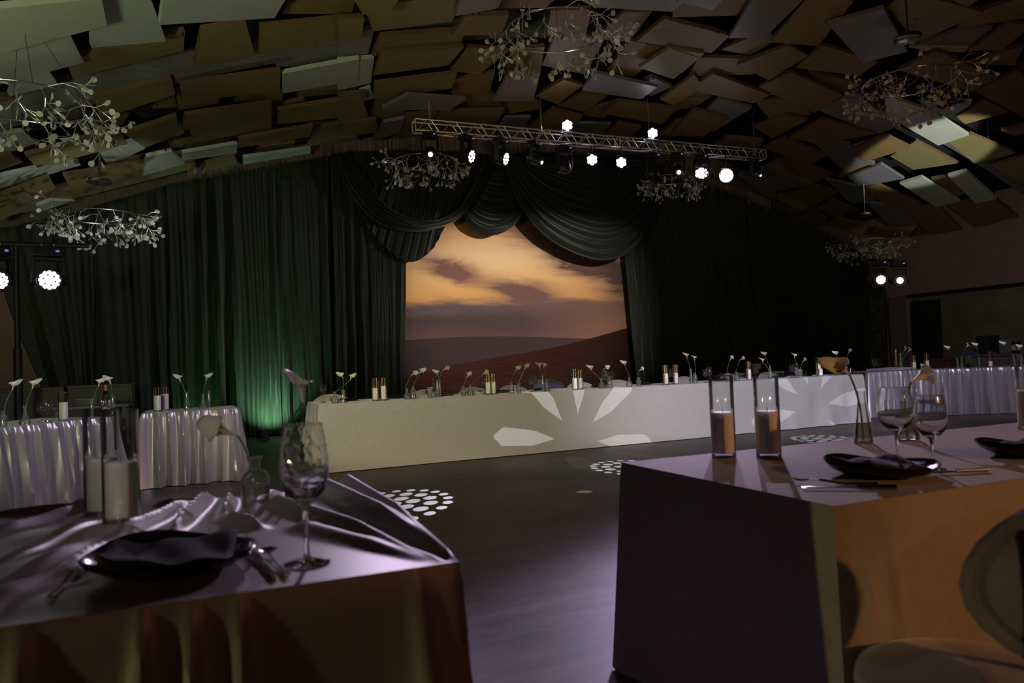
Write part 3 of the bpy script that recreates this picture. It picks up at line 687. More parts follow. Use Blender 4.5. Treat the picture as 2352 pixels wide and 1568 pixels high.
x = tx(1492); moving_head('unlit moving head pointing down, hung right of the warm pair of lamps', x, TRY-.05, th_(x)-.04, (x+.1, TRY-.8, 0), 'lensd', 1.05, .05, kind='wash')
x = tx(1550); moving_head('moving head with a small blue white lens above the dark chandelier', x, TRY-.05, th_(x), (2.2, 0, 0), 'lenso', 1.05, .035)
x = tx(1606); moving_head('moving head wash with a bright petalled lens near the right end of the truss', x, TRY-.05, th_(x), (0, 0, 1.1), 'cells', 1.05, .09, kind='wash')
p = ony(1608, 398, TRY-.2); led_par('bright petalled lamp face second from the right end of the truss', p.x, p.y, p.z, cpos, .085)
p = ony(1668, 403, TRY-.1); 
t = led_par('brightest round lamp near the right end of the truss', p.x, p.y, p.z, cpos, .10)
MB().lathe([(.12, .03), (.12, .05), (.08, .065), (.0001, .07)], 28, rot=(Vector(cpos)-p).normalized().to_track_quat('Z', 'Y').to_matrix()).build('front_lens', M['lensb'], t)
x = tx(1728); moving_head('small moving head turned away at the right end of the truss', x, TRY-.05, th_(x), (x+1.2, 6, 1.5), 'lenso', .85, .02)
for q, lb, up in (((1360, 367), 'lamp with a warm rim below the truss middle, left of a pair', False), ((1427, 373), 'lamp below the truss middle, right of a pair', False), ((1303, 288), 'lamp standing on top of the truss, left of two', True), ((1499, 306), 'lamp standing on top of the truss, right of two', True)):
    p = ony(q[0], q[1], TRY-.02); led_par('white petalled LED '+lb, p.x, p.y, p.z, cpos, .085, up)

# stands with big moving heads
def light_stand(label, pxf, Y, ztop, bar):
    p = ony(pxf, 700, Y); t = thing('light_stand', label, 'light stand', (p.x, Y, 0), 0, 'black poles carrying stage lights')
    MB().tube([(0, 0, .05), (0, 0, ztop)], [.035, .03], 10).build('pole', M['blackmetal'], t)
    MB().tube([(0, 0, 0), (0, 0, 1.5)], .045, 10).build('lower_sleeve', M['blackmetal'], t)
    for k in range(3):
        a = 2*PI*k/3+.5; MB().tube([(0, 0, .5), (.55*math.cos(a), .55*math.sin(a), .02)], .015, 6).build('leg', M['blackmetal'], t)
    MB().tube([(bar[0], 0, ztop), (bar[1], 0, ztop)], .03, 8).build('crossbar', M['blackmetal'], t)
    return p.x
pl = ony(37, 560, 10.2); xl = light_stand('tall black light stand behind the left satin table', 39, 10.2, pl.z, (-.6, .75))
p = ony(112, 580, 10.2); moving_head('large moving head with a glowing round face on the left stand', p.x, 10.15, pl.z-.02, (.8, 0, 1.6), 'lensb', 1.25, .108, kind='wash', group='moving heads on the pole stands')
p = ony(-12, 585, 10.2); moving_head('large moving head cut off by the left edge of the picture', p.x, 10.15, pl.z-.02, (2.3, 3, 1.0), 'lensb', 1.25, .095, kind='wash', group='moving heads on the pole stands')
pr = ony(2030, 598, 11.3); light_stand('tall black light stand behind the right satin table', 2035, 11.3, pr.z, (-.45, .45))
p = ony(2012, 600, 11.3); moving_head('large moving head with a glowing round face, left one on the right stand', p.x, 11.2, pr.z, (0, 0, 1.2), 'lensb', 1.3, .088, kind='wash', group='moving heads on the pole stands')
p = ony(2058, 600, 11.3); moving_head('moving head with a smaller lit face, right one on the right stand', p.x, 11.25, pr.z, (3.5, 0, .9), 'lensb', 1.3, .065, kind='wash', group='moving heads on the pole stands')

# ---------------------------------------------------------------- chandeliers
def make_branches(seed, nbr=30, R=.53):
    """each branch: forked twigs with thin discs; returns [(twigs MB, discs MB)]"""
    rd = random.Random(seed); out = []
    for k in range(nbr):
        a = 2*PI*k/nbr+rd.uniform(-.08, .08); tw = MB(); dc = MB()
        base = Vector((R*math.cos(a), R*math.sin(a), 0)); rad = Vector((math.cos(a), math.sin(a), 0)); tan = Vector((-rad.y, rad.x, 0))
        d0 = (rad*rd.uniform(-.35, .8)+Vector((0, 0, rd.uniform(-1.3, .35)))+tan*rd.uniform(-.5, .5)).normalized()
        def grow(p, d, L, lev):
            q = p+d*L; tw.tube([p, q], .0034 if lev < 2 else .0026, 5, cap=False)
            if lev >= 3 or (lev == 2 and rd.random() < .22):
                n_ = Vector((rd.gauss(0, 1), rd.gauss(0, 1), rd.gauss(0, .6))); n_ = (n_-d*n_.dot(d)).normalized()
                t_ = d.cross(n_); c = q+d*.034
                tw.tube([q-d*.008, q+d*.014], .0055, 5)
                r = rd.uniform(.022, .029); vs = []
                for zz in (-.002, .002):
                    for j in range(10):
                        b = 2*PI*j/10; vs.append(c+d*(r*1.1*math.cos(b))+t_*(r*math.sin(b))+n_*zz)
                fs = [tuple(range(9, -1, -1)), tuple(range(10, 20))]+[(j, (j+1) % 10, 10+(j+1) % 10, 10+j) for j in range(10)]
                dc.add(vs, fs); return
            for s in (-1, 1):
                ax = Vector((rd.gauss(0, 1), rd.gauss(0, 1), rd.gauss(0, 1))); ax = (ax-d*ax.dot(d)).normalized()
                dd = (d*rd.uniform(.7, 1)+ax*rd.uniform(.45, .8)*s).normalized()
                grow(q, dd, L*rd.uniform(.65, .9), lev+1)
        grow(base, d0, rd.uniform(.09, .14), 0)
        out.append((tw, dc))
    return out
BR = make_branches(5)
protos = None
def chandelier(label, cx, cy, zr, yaw=0, zc=None):
    global protos
    t = thing('ring_chandelier', label, 'chandelier', (cx, cy, zr), yaw, 'ring chandeliers with frosted disc leaves')
    zc = zc or min(zr+.75, ceil(cx)-.12); ztop = ceil(cx)+.74
    mb = MB(); mb.tube([(.53*math.cos(a), .53*math.sin(a), 0) for a in [2*PI*i/48 for i in range(49)]], .0085, 8, cap=False); mb.build('ring', M['chrome'], t)
    h = zc-zr
    can = MB().lathe([(.001, h+.05), (.15, h+.045), (.158, h+.035), (.158, h), (.15, h-.005), (.001, h-.005)], 32).build('canopy', M['chrome'], t)
    MB().tube([(0, 0, h+.04), (0, 0, ztop-zr)], .014, 8).build('stem_rod', M['chrome'], t)
    for k in range(4):
        a = PI/4+k*PI/2; MB().tube([(.12*math.cos(a), .12*math.sin(a), h), (.53*math.cos(a), .53*math.sin(a), 0)], .0022, 4).build('cable', M['blackmetal'], t)
    if protos is None:
        protos = []
        for tw, dc in BR:
            b = tw.build('branch', M['alu'], t); d = dc.build('disc_leaves', M['disc'], b, False); protos.append((b.data, d.data))
    else:
        for bm_, dm in protos:
            b = bpy.data.objects.new('branch', bm_); COL.objects.link(b); b.parent = t
            d = bpy.data.objects.new('disc_leaves', dm); COL.objects.link(d); d.parent = b
    return t
def chand_at(label, px_, py_, Y, yaw=0, cy=None):
    p = ony(px_, py_, Y); return chandelier(label, p.x, Y, p.z, yaw, ony(px_, cy, Y).z if cy is not None else None)
chand_at('nearest ring chandelier, high above the middle of the hall', 1280, 72, 6.75, .3)
chand_at('ring chandelier cut off by the left edge of the picture', 50, 235, 7.3, 1.1, 62)
chand_at('brightly lit ring chandelier in front of the left black curtain', 230, 497, 11.3, 2.2, 420)
chand_at('ring chandelier in front of the swags, behind the left end of the truss', 978, 372, 12.0, 2.9, 302)
_c = chand_at('dim dark ring chandelier below the right part of the truss', 1542, 412, 12.0, 3.9, 347); _c.scale = (.82, .82, 1)
chand_at('ring chandelier high at the right below a round steel canopy', 2090, 188, 6.25, 4.6, 92)
chand_at('small distant ring chandelier by the right wall above the light stand', 1990, 556, 11.5, 5.3, 495)
FT = [(1175, 230, 0), (2028, 298, 0), (1010, 680, 0), (197, 1205, 0), (1065, 965, 0), (1850, 850, 0), (1250, 1045, 0), (322, 1308, 0), (858, 95, 780), (2018, 510, 780), (295, 210, 1552), (1543, 122, 1552), (1127, 830, 1552), (2010, 890, 1552), (1860, 1292, 1552), (640, 1010, 1552), (505, 720, 1552)]
FT.sort(key=lambda q: q[2]+q[0]/2.8)
for nf, (zx, zy, ox) in enumerate(FT):
    p = onceil(ox+zx/2.8, zy/2.8, -.03)
    t = thing('pendant_bulb', f'tiny brass bulb in a gap between the ceiling panels, {ORD[nf]} of them from the left', 'light bulb', p, 0, 'tiny brass bulbs between the ceiling panels')
    MB().lathe([(.0001, -.02), (.014, -.01), (.016, 0), (.008, .02), (.008, .04)], 10).build('bulb', M['brass'], t)
    MB().tube([(0, 0, .04), (0, 0, ceil(p.x)+.7-p.z)], .003, 5).build('cord', M['blackmetal'], t)

# ---------------------------------------------------------------- table cloths
def cloth(name, label, path, ztop, mt, fold, zb=.008, flare=.03, top_h=None, closed=True, seed=0, group=None, step=.012, nz=30, edge_r=.012, corner_flare=.05):
    """closed top outline (list of XY, counter clockwise), sides hang to the floor; fold(s, t, seg)-> outward offset"""
    n = len(path); pts = []; nor = []; S_ = []; seg = []; cf = []
    acc = 0
    for k in range(n):
        a = Vector((*path[k], 0)); b = Vector((*path[(k+1) % n], 0)); L = (b-a).length; m_ = max(2, int(L/step)); d = (b-a)/L
        nn = Vector((d.y, -d.x, 0))
        for i in range(m_):
            s = i/m_; pts.append(a.lerp(b, s)); nor.append(nn); S_.append(acc+L*s); seg.append(k)
            cf.append(max(0, 1-min(s, 1-s)*L/.16))
        acc += L
    N = len(pts)
    # round the normals at corners
    sm = []
    for i in range(N):
        v = Vector()
        for j in range(-5, 6): v += nor[(i+j) % N]
        sm.append(v.normalized())
    vs = []; fs = []
    for j in range(nz+1):
        t = j/nz; z = ztop-edge_r*0-(ztop-zb)*t
        for i in range(N):
            o = fold(S_[i], t, seg[i])+flare*t+corner_flare*cf[i]**1.5*t**1.1+(edge_r*min(1, t*nz*.5) if True else 0)
            p = pts[i]+sm[i]*o; vs.append((p.x, p.y, z))
    for j in range(nz):
        for i in range(N):
            a = j*N+i; b = j*N+(i+1) % N; fs.append((a, a+N, b+N, b))
    o = len(vs)
    # top as a grid over the bounding quad when path is a quad
    if n == 4:
        g1, g2 = 230, 110; A_, B_, C_, D_ = [Vector((*p, 0)) for p in path]
        if not top_h: g1, g2 = 30, 8
        for j in range(g2+1):
            for i in range(g1+1):
                u, v = (1-(1-i/g1)**1.5 if top_h else i/g1), j/g2; p = A_.lerp(B_, u).lerp(D_.lerp(C_, u), v)
                h = 0
                if top_h: h = top_h(p.x, p.y)
                vs.append((p.x, p.y, ztop+h+.0005))
        for j in range(g2):
            for i in range(g1): a = o+j*(g1+1)+i; fs.append((a, a+1, a+g1+2, a+g1+1))
    else: fs.append(tuple(range(N)))
    ob = MB().add(vs, fs).build(name, M[mt]); tag(ob, label, 'tablecloth', group); return ob
def gathers(seed, amp0, amp1, lam, sharp=.8):
    rd = random.Random(seed); tab = [rd.uniform(.6, 1.5) for _ in range(400)]; ph = [0]
    for k in range(399*8): ph.append(ph[-1]+tab[k//8])
    def f(s, t, seg):
        x = s/lam*8
        i = min(len(ph)-2, int(x)); p = (ph[i]+(ph[i+1]-ph[i])*(x-i))/8*2*PI
        p += .9*math.sin(s*2.3+seed)*t+.35*math.sin(s*7+t*3)
        w_ = 1-2*abs(math.sin(p*.5))**.8
        w2 = math.sin(p*.5+1.3+seed+t)
        return (amp0+(amp1-amp0)*t**.8)*(w_*.65+w2*.55*t+.6)+.004*math.sin(p*2.7)*(1-t)
    return f
# near right table
AX, AY, BY = 1.43, 1.365, 2.34
def foldR(s, t, seg):
    if seg == 0:
        o = .012*math.sin(s*5+1)*t+.006*math.sin(s*13)*t
        for c, wd, a in ((.07, .022, .035), (.17, .03, .022), (.42, .05, .015)): o += a*t**.6*math.exp(-((s-c-c*.35*t)/(wd*(.5+t)))**2)
        return o
    if seg == 3:
        o = 0
        for c, wd, a in ((.06, .02, -.04), (.90, .03, .03), (.80, .03, -.012)): o += a*t**.5*math.exp(-((s-c)/(wd*(.5+t)))**2)
        return o+.012*math.sin(s*7+.5)*t+.006*math.sin(s*19)*t
    return .02*math.sin(s*6)*t
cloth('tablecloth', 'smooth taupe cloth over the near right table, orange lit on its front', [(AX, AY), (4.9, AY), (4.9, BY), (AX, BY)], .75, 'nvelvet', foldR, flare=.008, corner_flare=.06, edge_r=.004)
# near left table: bunched satin
RID = []
def R_(x0, y0, x1, y1, h, wd, ev=0): a = onz(x0, y0, .75); b = onz(x1, y1, .75); RID.append((a.x, a.y, b.x, b.y, h, wd, ev))
R_(1048, 1290, 800, 1122, .045, .028, 1); R_(1040, 1288, 735, 1128, .05, .035, 1); R_(1000, 1290, 640, 1165, .035, .03, 1); R_(990, 1293, 700, 1215, .018, .03, 1)
R_(440, 1160, 240, 1268, .035, .022); R_(480, 1146, 395, 1232, .04, .02); R_(530, 1147, 515, 1195, .035, .018); R_(515, 1195, 600, 1215, .03, .02); R_(640, 1135, 560, 1190, .03, .022)
R_(0, 1300, 235, 1195, .022, .018); R_(0, 1345, 300, 1230, .024, .02); R_(-60, 1400, 220, 1300, .02, .02); R_(-40, 1240, 200, 1172, .024, .018); R_(-30, 1192, 330, 1165, .02, .016); R_(250, 1262, 120, 1330, .02, .018); R_(350, 1168, 480, 1150, .02, .02)
def topL(x, y):
    h = 0
    for x0, y0, x1, y1, hh, wd, ev in RID:
        dx, dy = x1-x0, y1-y0; L2 = dx*dx+dy*dy; t = ((x-x0)*dx+(y-y0)*dy)/L2; tc = max(0, min(1, t))
        d = math.hypot(x-(x0+dx*tc), y-(y0+dy*tc)); w_ = wd*(.35+.9*tc) if ev else wd
        e = (min(1, tc*2.2+.08) if ev else min(1, 4*tc*(1-tc)+.25))
        h += hh*e*math.exp(-(d/w_)**2*(1.3))
    fy = min(1, max(0, (y-1.40)/.14)); gd = .5+.5*math.sin((x*2.2+y*6.5)*3.1+math.sin(x*5)*1.2)
    lw = min(1, max(0, (.05-x)/.25)); h += .008*gd*lw*fy
    return h*min(1, max(.0, (y-1.365)/.05))
def foldL(s, t, seg):
    # seg 0 is the front edge, s from the left end
    L = 3.46
    if seg == 0:
        x = s-1.7; o = 0
        for c, wd, a in ((-.01, .022, .042), (-.085, .022, .05), (.065, .020, .045), (-.25, .030, .045), (-.36, .03, .05), (.375, .028, .035), (-.6, .06, .05), (-1.0, .06, .05)):
            cc = c+(c-.1)*.18*t; o += a*t**.7*math.exp(-((x-cc)/(wd*(.5+.9*t)))**2)
        return o+.004*math.sin(s*20)*t
    return .03*t*(math.sin(s*14)+.6*math.sin(s*31))
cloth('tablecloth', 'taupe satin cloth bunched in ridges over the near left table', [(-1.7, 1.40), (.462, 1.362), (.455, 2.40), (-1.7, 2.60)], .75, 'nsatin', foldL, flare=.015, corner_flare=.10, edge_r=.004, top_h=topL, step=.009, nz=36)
# head table
HX0, HX1 = 1.25, 9.62
def hy(x): return 8.23+.030*(x-1.25)
def foldH(s, t, seg):
    if seg == 0:
        f = .006*math.sin(s*3)*t
        e = max(0, (s-6.2)/2.2); f += e*.05*t*(math.sin(s*9+t*2.5)+.5*math.sin(s*17+1-t*3)); return f
    if seg == 3: return .035*t**.5*(math.sin(s*26+t*2)+.4*math.sin(s*47))
    return .01
cloth('tablecloth', 'long pale smooth cloth over the head table before the backdrop', [(HX0, hy(HX0)), (HX1, hy(HX1)), (HX1, hy(HX1)+.85), (HX0, hy(HX0)+.85)], .75, 'velvet', foldH, flare=.012, corner_flare=.03, step=.02)
# left satin tables
cloth('tablecloth', 'gathered grey satin skirt on the left table nearer the green curtain', [(-.46, 8.32), (.42, 8.36), (.42, 9.2), (-.46, 9.2)], .75, 'satin', gathers(3, .022, .075, .112), group=None, flare=.02, step=.008, nz=34)
cloth('tablecloth', 'gathered grey satin skirt on the angled table at the far left', [(-2.4, 5.70), (-.70, 8.08), (-1.4, 8.6), (-3.1, 6.2)], .75, 'satin', gathers(8, .022, .08, .125), flare=.03, step=.008, nz=34)
# right satin table
q0 = Vector((10.32, 8.98, 0)); qd = (Vector((12.9, 7.75, 0))-q0).normalized(); qn = Vector((-qd.y, qd.x, 0))
RT0 = q0; 
def RTP(a, b): p = q0+qd*a+qn*b; return (p.x, p.y)
def foldRS(s, t, seg):
    base = gathers(5, .024, .08, .12)(s, t, seg)
    if seg == 0: return base*min(1, max(.06, (s-.50)/.1))
    return base*.5
cloth('tablecloth', 'gathered silver satin skirt on the right wing table with a flat pinned left end', [RTP(0, 0), RTP(4.2, 0), RTP(4.2, .85), RTP(0, .85)], .76, 'satin', foldRS, flare=.02, step=.009, nz=34)
fc = MB(); 
for k in range(3):
    a, b = RTP(-.02+.01*k, .02+.02*k); c, d = RTP(.62+.1*k, .02+.03*k); 
    fc.tube([(a, b, .778+.012*k), ((a+c)/2, (b+d)/2, .786+.012*k), (c, d, .778+.012*k)], [.012, .018, .010], 8)
tag(fc.build('folded_cloth', M['satin']), 'rolled folds of spare satin lying on the left end of the right wing table', 'cloth')
# ---------------------------------------------------------------- tableware
def candle_vase(loc, h, r, ch, lab, clab, group, cgroup):
    t = thing('cylinder_vase', lab, 'vase', loc, 0, group)
    b = MB(); b.lathe([(r*.97, 0), (r, .004), (r, .014)], 28); b.build('thick_base', M['glass'], t)
    MB().openlathe([(r, .014), (r, h)], 32).build('wall', M['glass'], t)
    MB().tube([(r*math.cos(2*PI*i/24), r*math.sin(2*PI*i/24), h) for i in range(25)], .0014, 5, cap=False).build('rim', M['glass'], t)
    c = thing('pillar_candle', clab, 'candle', (loc[0], loc[1], loc[2]+.016), 0, cgroup)
    cr = r-.006
    MB().lathe([(cr*.97, 0), (cr, .003), (cr, ch-.004), (cr-.004, ch), (.008, ch-.002), (.0001, ch-.003)], 28).build('wax', M['candle'], c)
    MB().tube([(0, 0, ch-.004), (.001, 0, ch+.006), (.004, 0, ch+.012)], .0012, 5).build('wick', M['wick'], c)
    return t
BV = {
 'round': [(.018, 0), (.026, .002), (.034, .018), (.036, .032), (.028, .050), (.013, .064), (.011, .085), (.014, .098), (.017, .102)],
 'bottle': [(.022, 0), (.025, .003), (.025, .078), (.020, .090), (.011, .098), (.011, .110), (.016, .114)],
 'jar': [(.034, 0), (.037, .004), (.037, .082), (.030, .098), (.015, .106), (.014, .128), (.019, .133), (.019, .139)],
 'flute': [(.018, 0), (.020, .003), (.026, .045), (.028, .060), (.016, .072), (.015, .082), (.022, .095)],
 'taper': [(.024, 0), (.026, .004), (.022, .07), (.018, .13), (.0185, .145)],
 'tall': [(.017, 0), (.019, .004), (.018, .11), (.013, .165), (.0135, .205)],
 'cone': [(.035, 0), (.037, .006), (.032, .04), (.022, .11), (.014, .185), (.0145, .212)],
 'flask': [(.030, 0), (.042, .006), (.040, .024), (.022, .058), (.012, .085), (.010, .13), (.014, .142)],
 'cup': [(.026, 0), (.028, .004), (.030, .10), (.031, .125)],
}
def bud_vase(kind, loc, lab, group, scale=1.0):
    t = thing('bud_vase', lab, 'vase', loc, 0, group)
    pr = [(r*scale, z*scale) for r, z in BV[kind]]
    MB().openlathe([(.0001, 0)]+pr, 24).build('body', M['pglass'], t)
    if kind in ('jar', 'bottle', 'round', 'flute', 'flask'):   # raised bands of pressed glass
        b = MB(); hh = pr[-1][1]
        for k in range(3):
            z = hh*(.16+.14*k); r = max(x for x, y in pr)*(1.01 if kind in ('jar', 'bottle') else .0)
            if r > 0:
                b.tube([(r*math.cos(2*PI*i/24), r*math.sin(2*PI*i/24), z) for i in range(25)], .0016, 5, cap=False)
        r, z = pr[-1]; b.tube([(r*math.cos(2*PI*i/24), r*math.sin(2*PI*i/24), z) for i in range(25)], .0022, 5, cap=False)
        b.build('moulded_rim', M['pglass'], t)
    # water level
    hh = pr[-1][1]*.38; rr = max(.004, interp([(z, r) for r, z in pr], hh)-.002)
    wp = [(.0001, .004*scale)]+[(max(.003, interp([(z, r) for r, z in pr], z_)-.002), z_) for z_ in (.005*scale, hh*.3, hh*.6, hh)]+[(.0001, hh)]
    MB().openlathe(wp, 20).build('water', M['water'], t)
    return t, pr[-1][1]
def calla(loc, H, lab, group, size=.075, bend=None, openness=1.0, tipdir=None, mirror=False):
    """stem from inside the vase at loc up to head point H (world)"""
    loc = Vector(loc); H = Vector(H)-loc; t = thing('calla_lily', lab, 'flower', loc, 0, group)
    st = Vector((0, 0, .012)); d = H; mid = Vector((d.x*.12, d.y*.12, d.z*.45))
    if bend: mid += Vector(bend)
    pts = resample([st, mid, Vector((d.x*.5, d.y*.5, d.z*.78)) if not bend else (mid+(H-mid)*.5+Vector(bend)*.3), H], 14)
    r = .0030 if size < .09 else .0038
    MB().tube(pts, [r*1.1]*5+[r]*10, 7).build('stem', M['stem'], t)
    ax = tipdir and Vector(tipdir).normalized() or (pts[-1]-pts[-3]).normalized()
    R = ax.to_track_quat('Z', 'Y').to_matrix()
    tocam = (CP-(loc+H)); side = -1 if mirror else 1
    nu, nv = 26, 14; vs = []; fs = []
    s = size
    for j in range(nv+1):
        v = j/nv
        for i in range(nu+1):
            u = i/nu; a = (u-.5)*2*PI*.97
            # funnel radius grows then flares; one side carries the pointed tip
            rad = s*(.045+.12*v+.34*v**3)*openness
            tip = max(0, math.cos(a))**3
            z = s*(1.0*v*(1-.10*v**2)) + s*.42*tip*v**3 - s*.16*(1-tip)*v**5*(1+math.cos(a+PI))*.5
            rad = rad*(1+.30*tip*v**4)+ s*.05*v**4*math.sin(3*a+1)
            curl = s*.10*tip*max(0, v-.8)*5
            p = Vector((rad*math.cos(a)*side+curl*side, rad*math.sin(a)*.92, z))
            # overlap spiral at the seam
            if u > .85: p *= 1+.06*(u-.85)/.15
            vs.append(H+R @ p)
    for j in range(nv):
        for i in range(nu):
            a = j*(nu+1)+i; fs.append((a, a+1, a+nu+2, a+nu+1))
    o = MB().add(vs, fs).build('spathe', M['petal'], t); sd = o.modifiers.new('thickness', 'SOLIDIFY'); sd.thickness = .0012
    MB().tube([H+R @ Vector((0, 0, s*.15)), H+R @ Vector((0, 0, s*.5)), H+R @ Vector((.003, 0, s*.82))], [s*.045, s*.05, s*.02], 8).build('spadix', M['spadix'], t)
    return t
def glass(loc, h, r, lab, group, near=False):
    t = thing('wine_glass', lab, 'wine glass', loc, 0, group)
    k = h/.22
    MB().openlathe([(.0001, .001), (.034*k, .001), (.036*k, .003), (.02*k, .006), (.006*k, .012)], 28).build('foot', M['glass' if not near else 'sglass'], t) if not near else MB().lathe([(.033*k, 0), (.036*k, .0015), (.035*k, .003), (.02*k, .006), (.006*k, .012), (.0042*k, .02), (.0042*k, .075*k), (.008*k, .092*k)], 36).build('foot_and_stem', M['sglass'], t)
    if not near: MB().openlathe([(.006*k, .012), (.0038*k, .03), (.0038*k, .075*k), (.008*k, .092*k)], 14).build('stem', M['glass'], t)
    prof = [(.008*k, .092*k), (r*.5, .100*k), (r*.82, .116*k), (r*.98, .138*k), (r, .152*k), (r*.95, .178*k), (r*.84, .203*k), (r*.76, .22*k)]
    if near: prof += [(r*.74, .219*k), (r*.925, .178*k), (r*.97, .152*k), (r*.945, .138*k), (r*.77, .120*k), (r*.4, .108*k), (.0001, .105*k)]; prof = [(.0001, .090*k)]+prof
    MB().openlathe(prof, 48).build('bowl', M[{True: 'sglass', 2: 'cglass'}.get(near, 'glass')], t)
    return t
TZ = .7515
def on_table(px_, pyb, Y): 
    p = ony(px_, pyb, Y); return (p.x, Y, TZ)
NT_ = 'the head table'
# --- head table items: (kind, px, row offset from the front edge, ...)
def hpos(px_, off):
    x = ony(px_, 900, 8.5).x
    for _ in range(4): x = ony(px_, 900-(px_-740)*.04, hy(x)+off).x
    return (x, hy(x)+off, TZ)
G1 = 'candle cylinders on the head table'; G2 = 'wine glasses on the head table'; G3 = 'bud vases on the head table'; G4 = 'calla lilies on the head table'; G5 = 'white candles on the head table'
cyls = [(862, .10, .262, .13), (881, .14, .262, .15), (1121, .10, .262, .135), (1133, .16, .25, .135), (1320, .10, .27, .135), (1332, .2, .25, .13), (1529, .10, .27, .14), (1552, .10, .27, .14), (1720, .12, .27, .14), (1880, .30, .29, .19), (1884, .12, .27, .10)]
for n, (px_, off, h, ch) in enumerate(cyls):
    candle_vase(hpos(px_, off), h, .040, ch, f'clear glass cylinder holding a white candle, {ORD[n]} from the left on the head table', f'white pillar candle inside the {ORD[n]} glass cylinder from the left on the head table', G1, G5)
vas = [('round', 769, .08, (804, 873)), ('taper', 788, .10, (788, 868)), ('round', 934.5, .10, (944, 862)), ('bottle', 948.5, .08, (963, 858)), ('cup', 987, .12, None), ('tall', 1005, .12, (1017, 850)),
       ('tall', 1010, .16, (1006, 862)), ('flute', 1064, .08, (1072, 868)), ('round', 1080, .10, (1108, 860)), ('bottle', 1174, .10, (1183, 853)), ('flute', 1191, .10, (1204, 849)), ('tall', 1246.7, .10, (1240, 845)), ('bottle', 1256, .12, (1249, 845)),
       ('round', 1381, .10, (1358, 850)), ('bottle', 1400, .14, None), ('round', 1445, .10, (1435, 839)), ('flute', 1466.7, .10, (1467, 852)), ('tall', 1587, .10, (1578, 822)), ('bottle', 1596, .12, (1595, 828)),
       ('flute', 1672, .10, (1676, 828)), ('round', 1692, .10, (1699, 827)), ('cone', 1769, .10, (1758, 818)), ('bottle', 1830, .10, (1825, 822)), ('cup', 1838, .12, (1843, 831)), ('cone', 1922.6, .14, (1922, 815)), ('tall', 1943, .1, (1948, 812))]
VN = dict(round='round bulb shaped', taper='tapered', bottle='ribbed bottle shaped', cup='straight tumbler shaped', tall='tall narrow', flute='fluted', cone='tall conical', flask='flask shaped', jar='squat bottle shaped')
nl = 0
for n, (k, px_, off, hd) in enumerate(vas):
    p = hpos(px_, off); sc = 1.25 if k in ('round', 'bottle', 'flute') else (.95 if k == 'cone' else 1.0)
    bud_vase(k, p, f'small {VN[k]} clear bud vase, {ORD[n]} vase from the left on the head table', G3, sc)
    if hd:
        q = ony(hd[0], hd[1], p[1])
        sx = 1 if hd[0] > px_ else -1
        calla(p, (q.x, q.y, q.z), f'white calla lily {"leaning right" if sx > 0 else "leaning left"}, {ORD[nl]} flower from the left on the head table', G4, .068, bend=(-sx*.012+random.uniform(-.01, .01), 0, 0), tipdir=(sx*random.uniform(.1, .8)+.1, -.35, random.uniform(.35, 1)), mirror=sx < 0)
        nl += 1
q = hpos(1769, .10); h_ = ony(1752, 832, q[1]); calla(q, h_, 'lower of the two white calla lilies in the conical vase at the right', G4, .06, tipdir=(-.3, -.3, .8), mirror=True)
q = hpos(1400, .14); h_ = ony(1386, 848, q[1]); calla(q, h_, 'white calla lily bending left beside two upright wine glasses', G4, .066, tipdir=(.5, -.5, .4), mirror=False)
gls = [(741.6, .45, .215), (998, .2, .22), (1110.5, .3, .2), (1219.7, .22, .2), (1227.6, .30, .215), (1389.5, .2, .235), (1403, .15, .21), (1537, .2, .22), (1546, .3, .22), (1620, .2, .19), (1629, .25, .215), (1735.5, .2, .235), (1818.5, .25, .2), (1828, .35, .215)]
for n, (px_, off, h) in enumerate(gls):
    glass(hpos(px_, off), h, .046 if h > .2 else .040, f'empty wine glass, {ORD[n]} from the left on the head table', G2)
# plates, napkins, chairs behind the head table
def far_plate(px_, off, lab, rz=0):
    p = hpos(px_, off); t = thing('dinner_plate', lab, 'plate', p, rz, 'black plates on the head table')
    MB().lathe([(.06, .0), (.09, .004), (.125, .016), (.13, .02), (.123, .019), (.085, .009), (.0001, .007)], 28).build('dish', M['plate'], t)
    b = MB(); b.box((.0, 0, .026), (.17, .11, .012), Matrix.Rotation(.3, 3, 'Z')); tag(b.build('folded_napkin', M['napkin'], None, True, .004, loc=(p[0], p[1], p[2])), 'folded black napkin lying on the plate, '+lab.split(', ')[-1], 'napkin', 'black napkins on the head table')
for n, px_ in enumerate((800, 912, 1020, 1155, 1243, 1376, 1480, 1655, 1790, 1850)):
    far_plate(px_, .5, f'black plate on the head table, {ORD[n]} from the left')

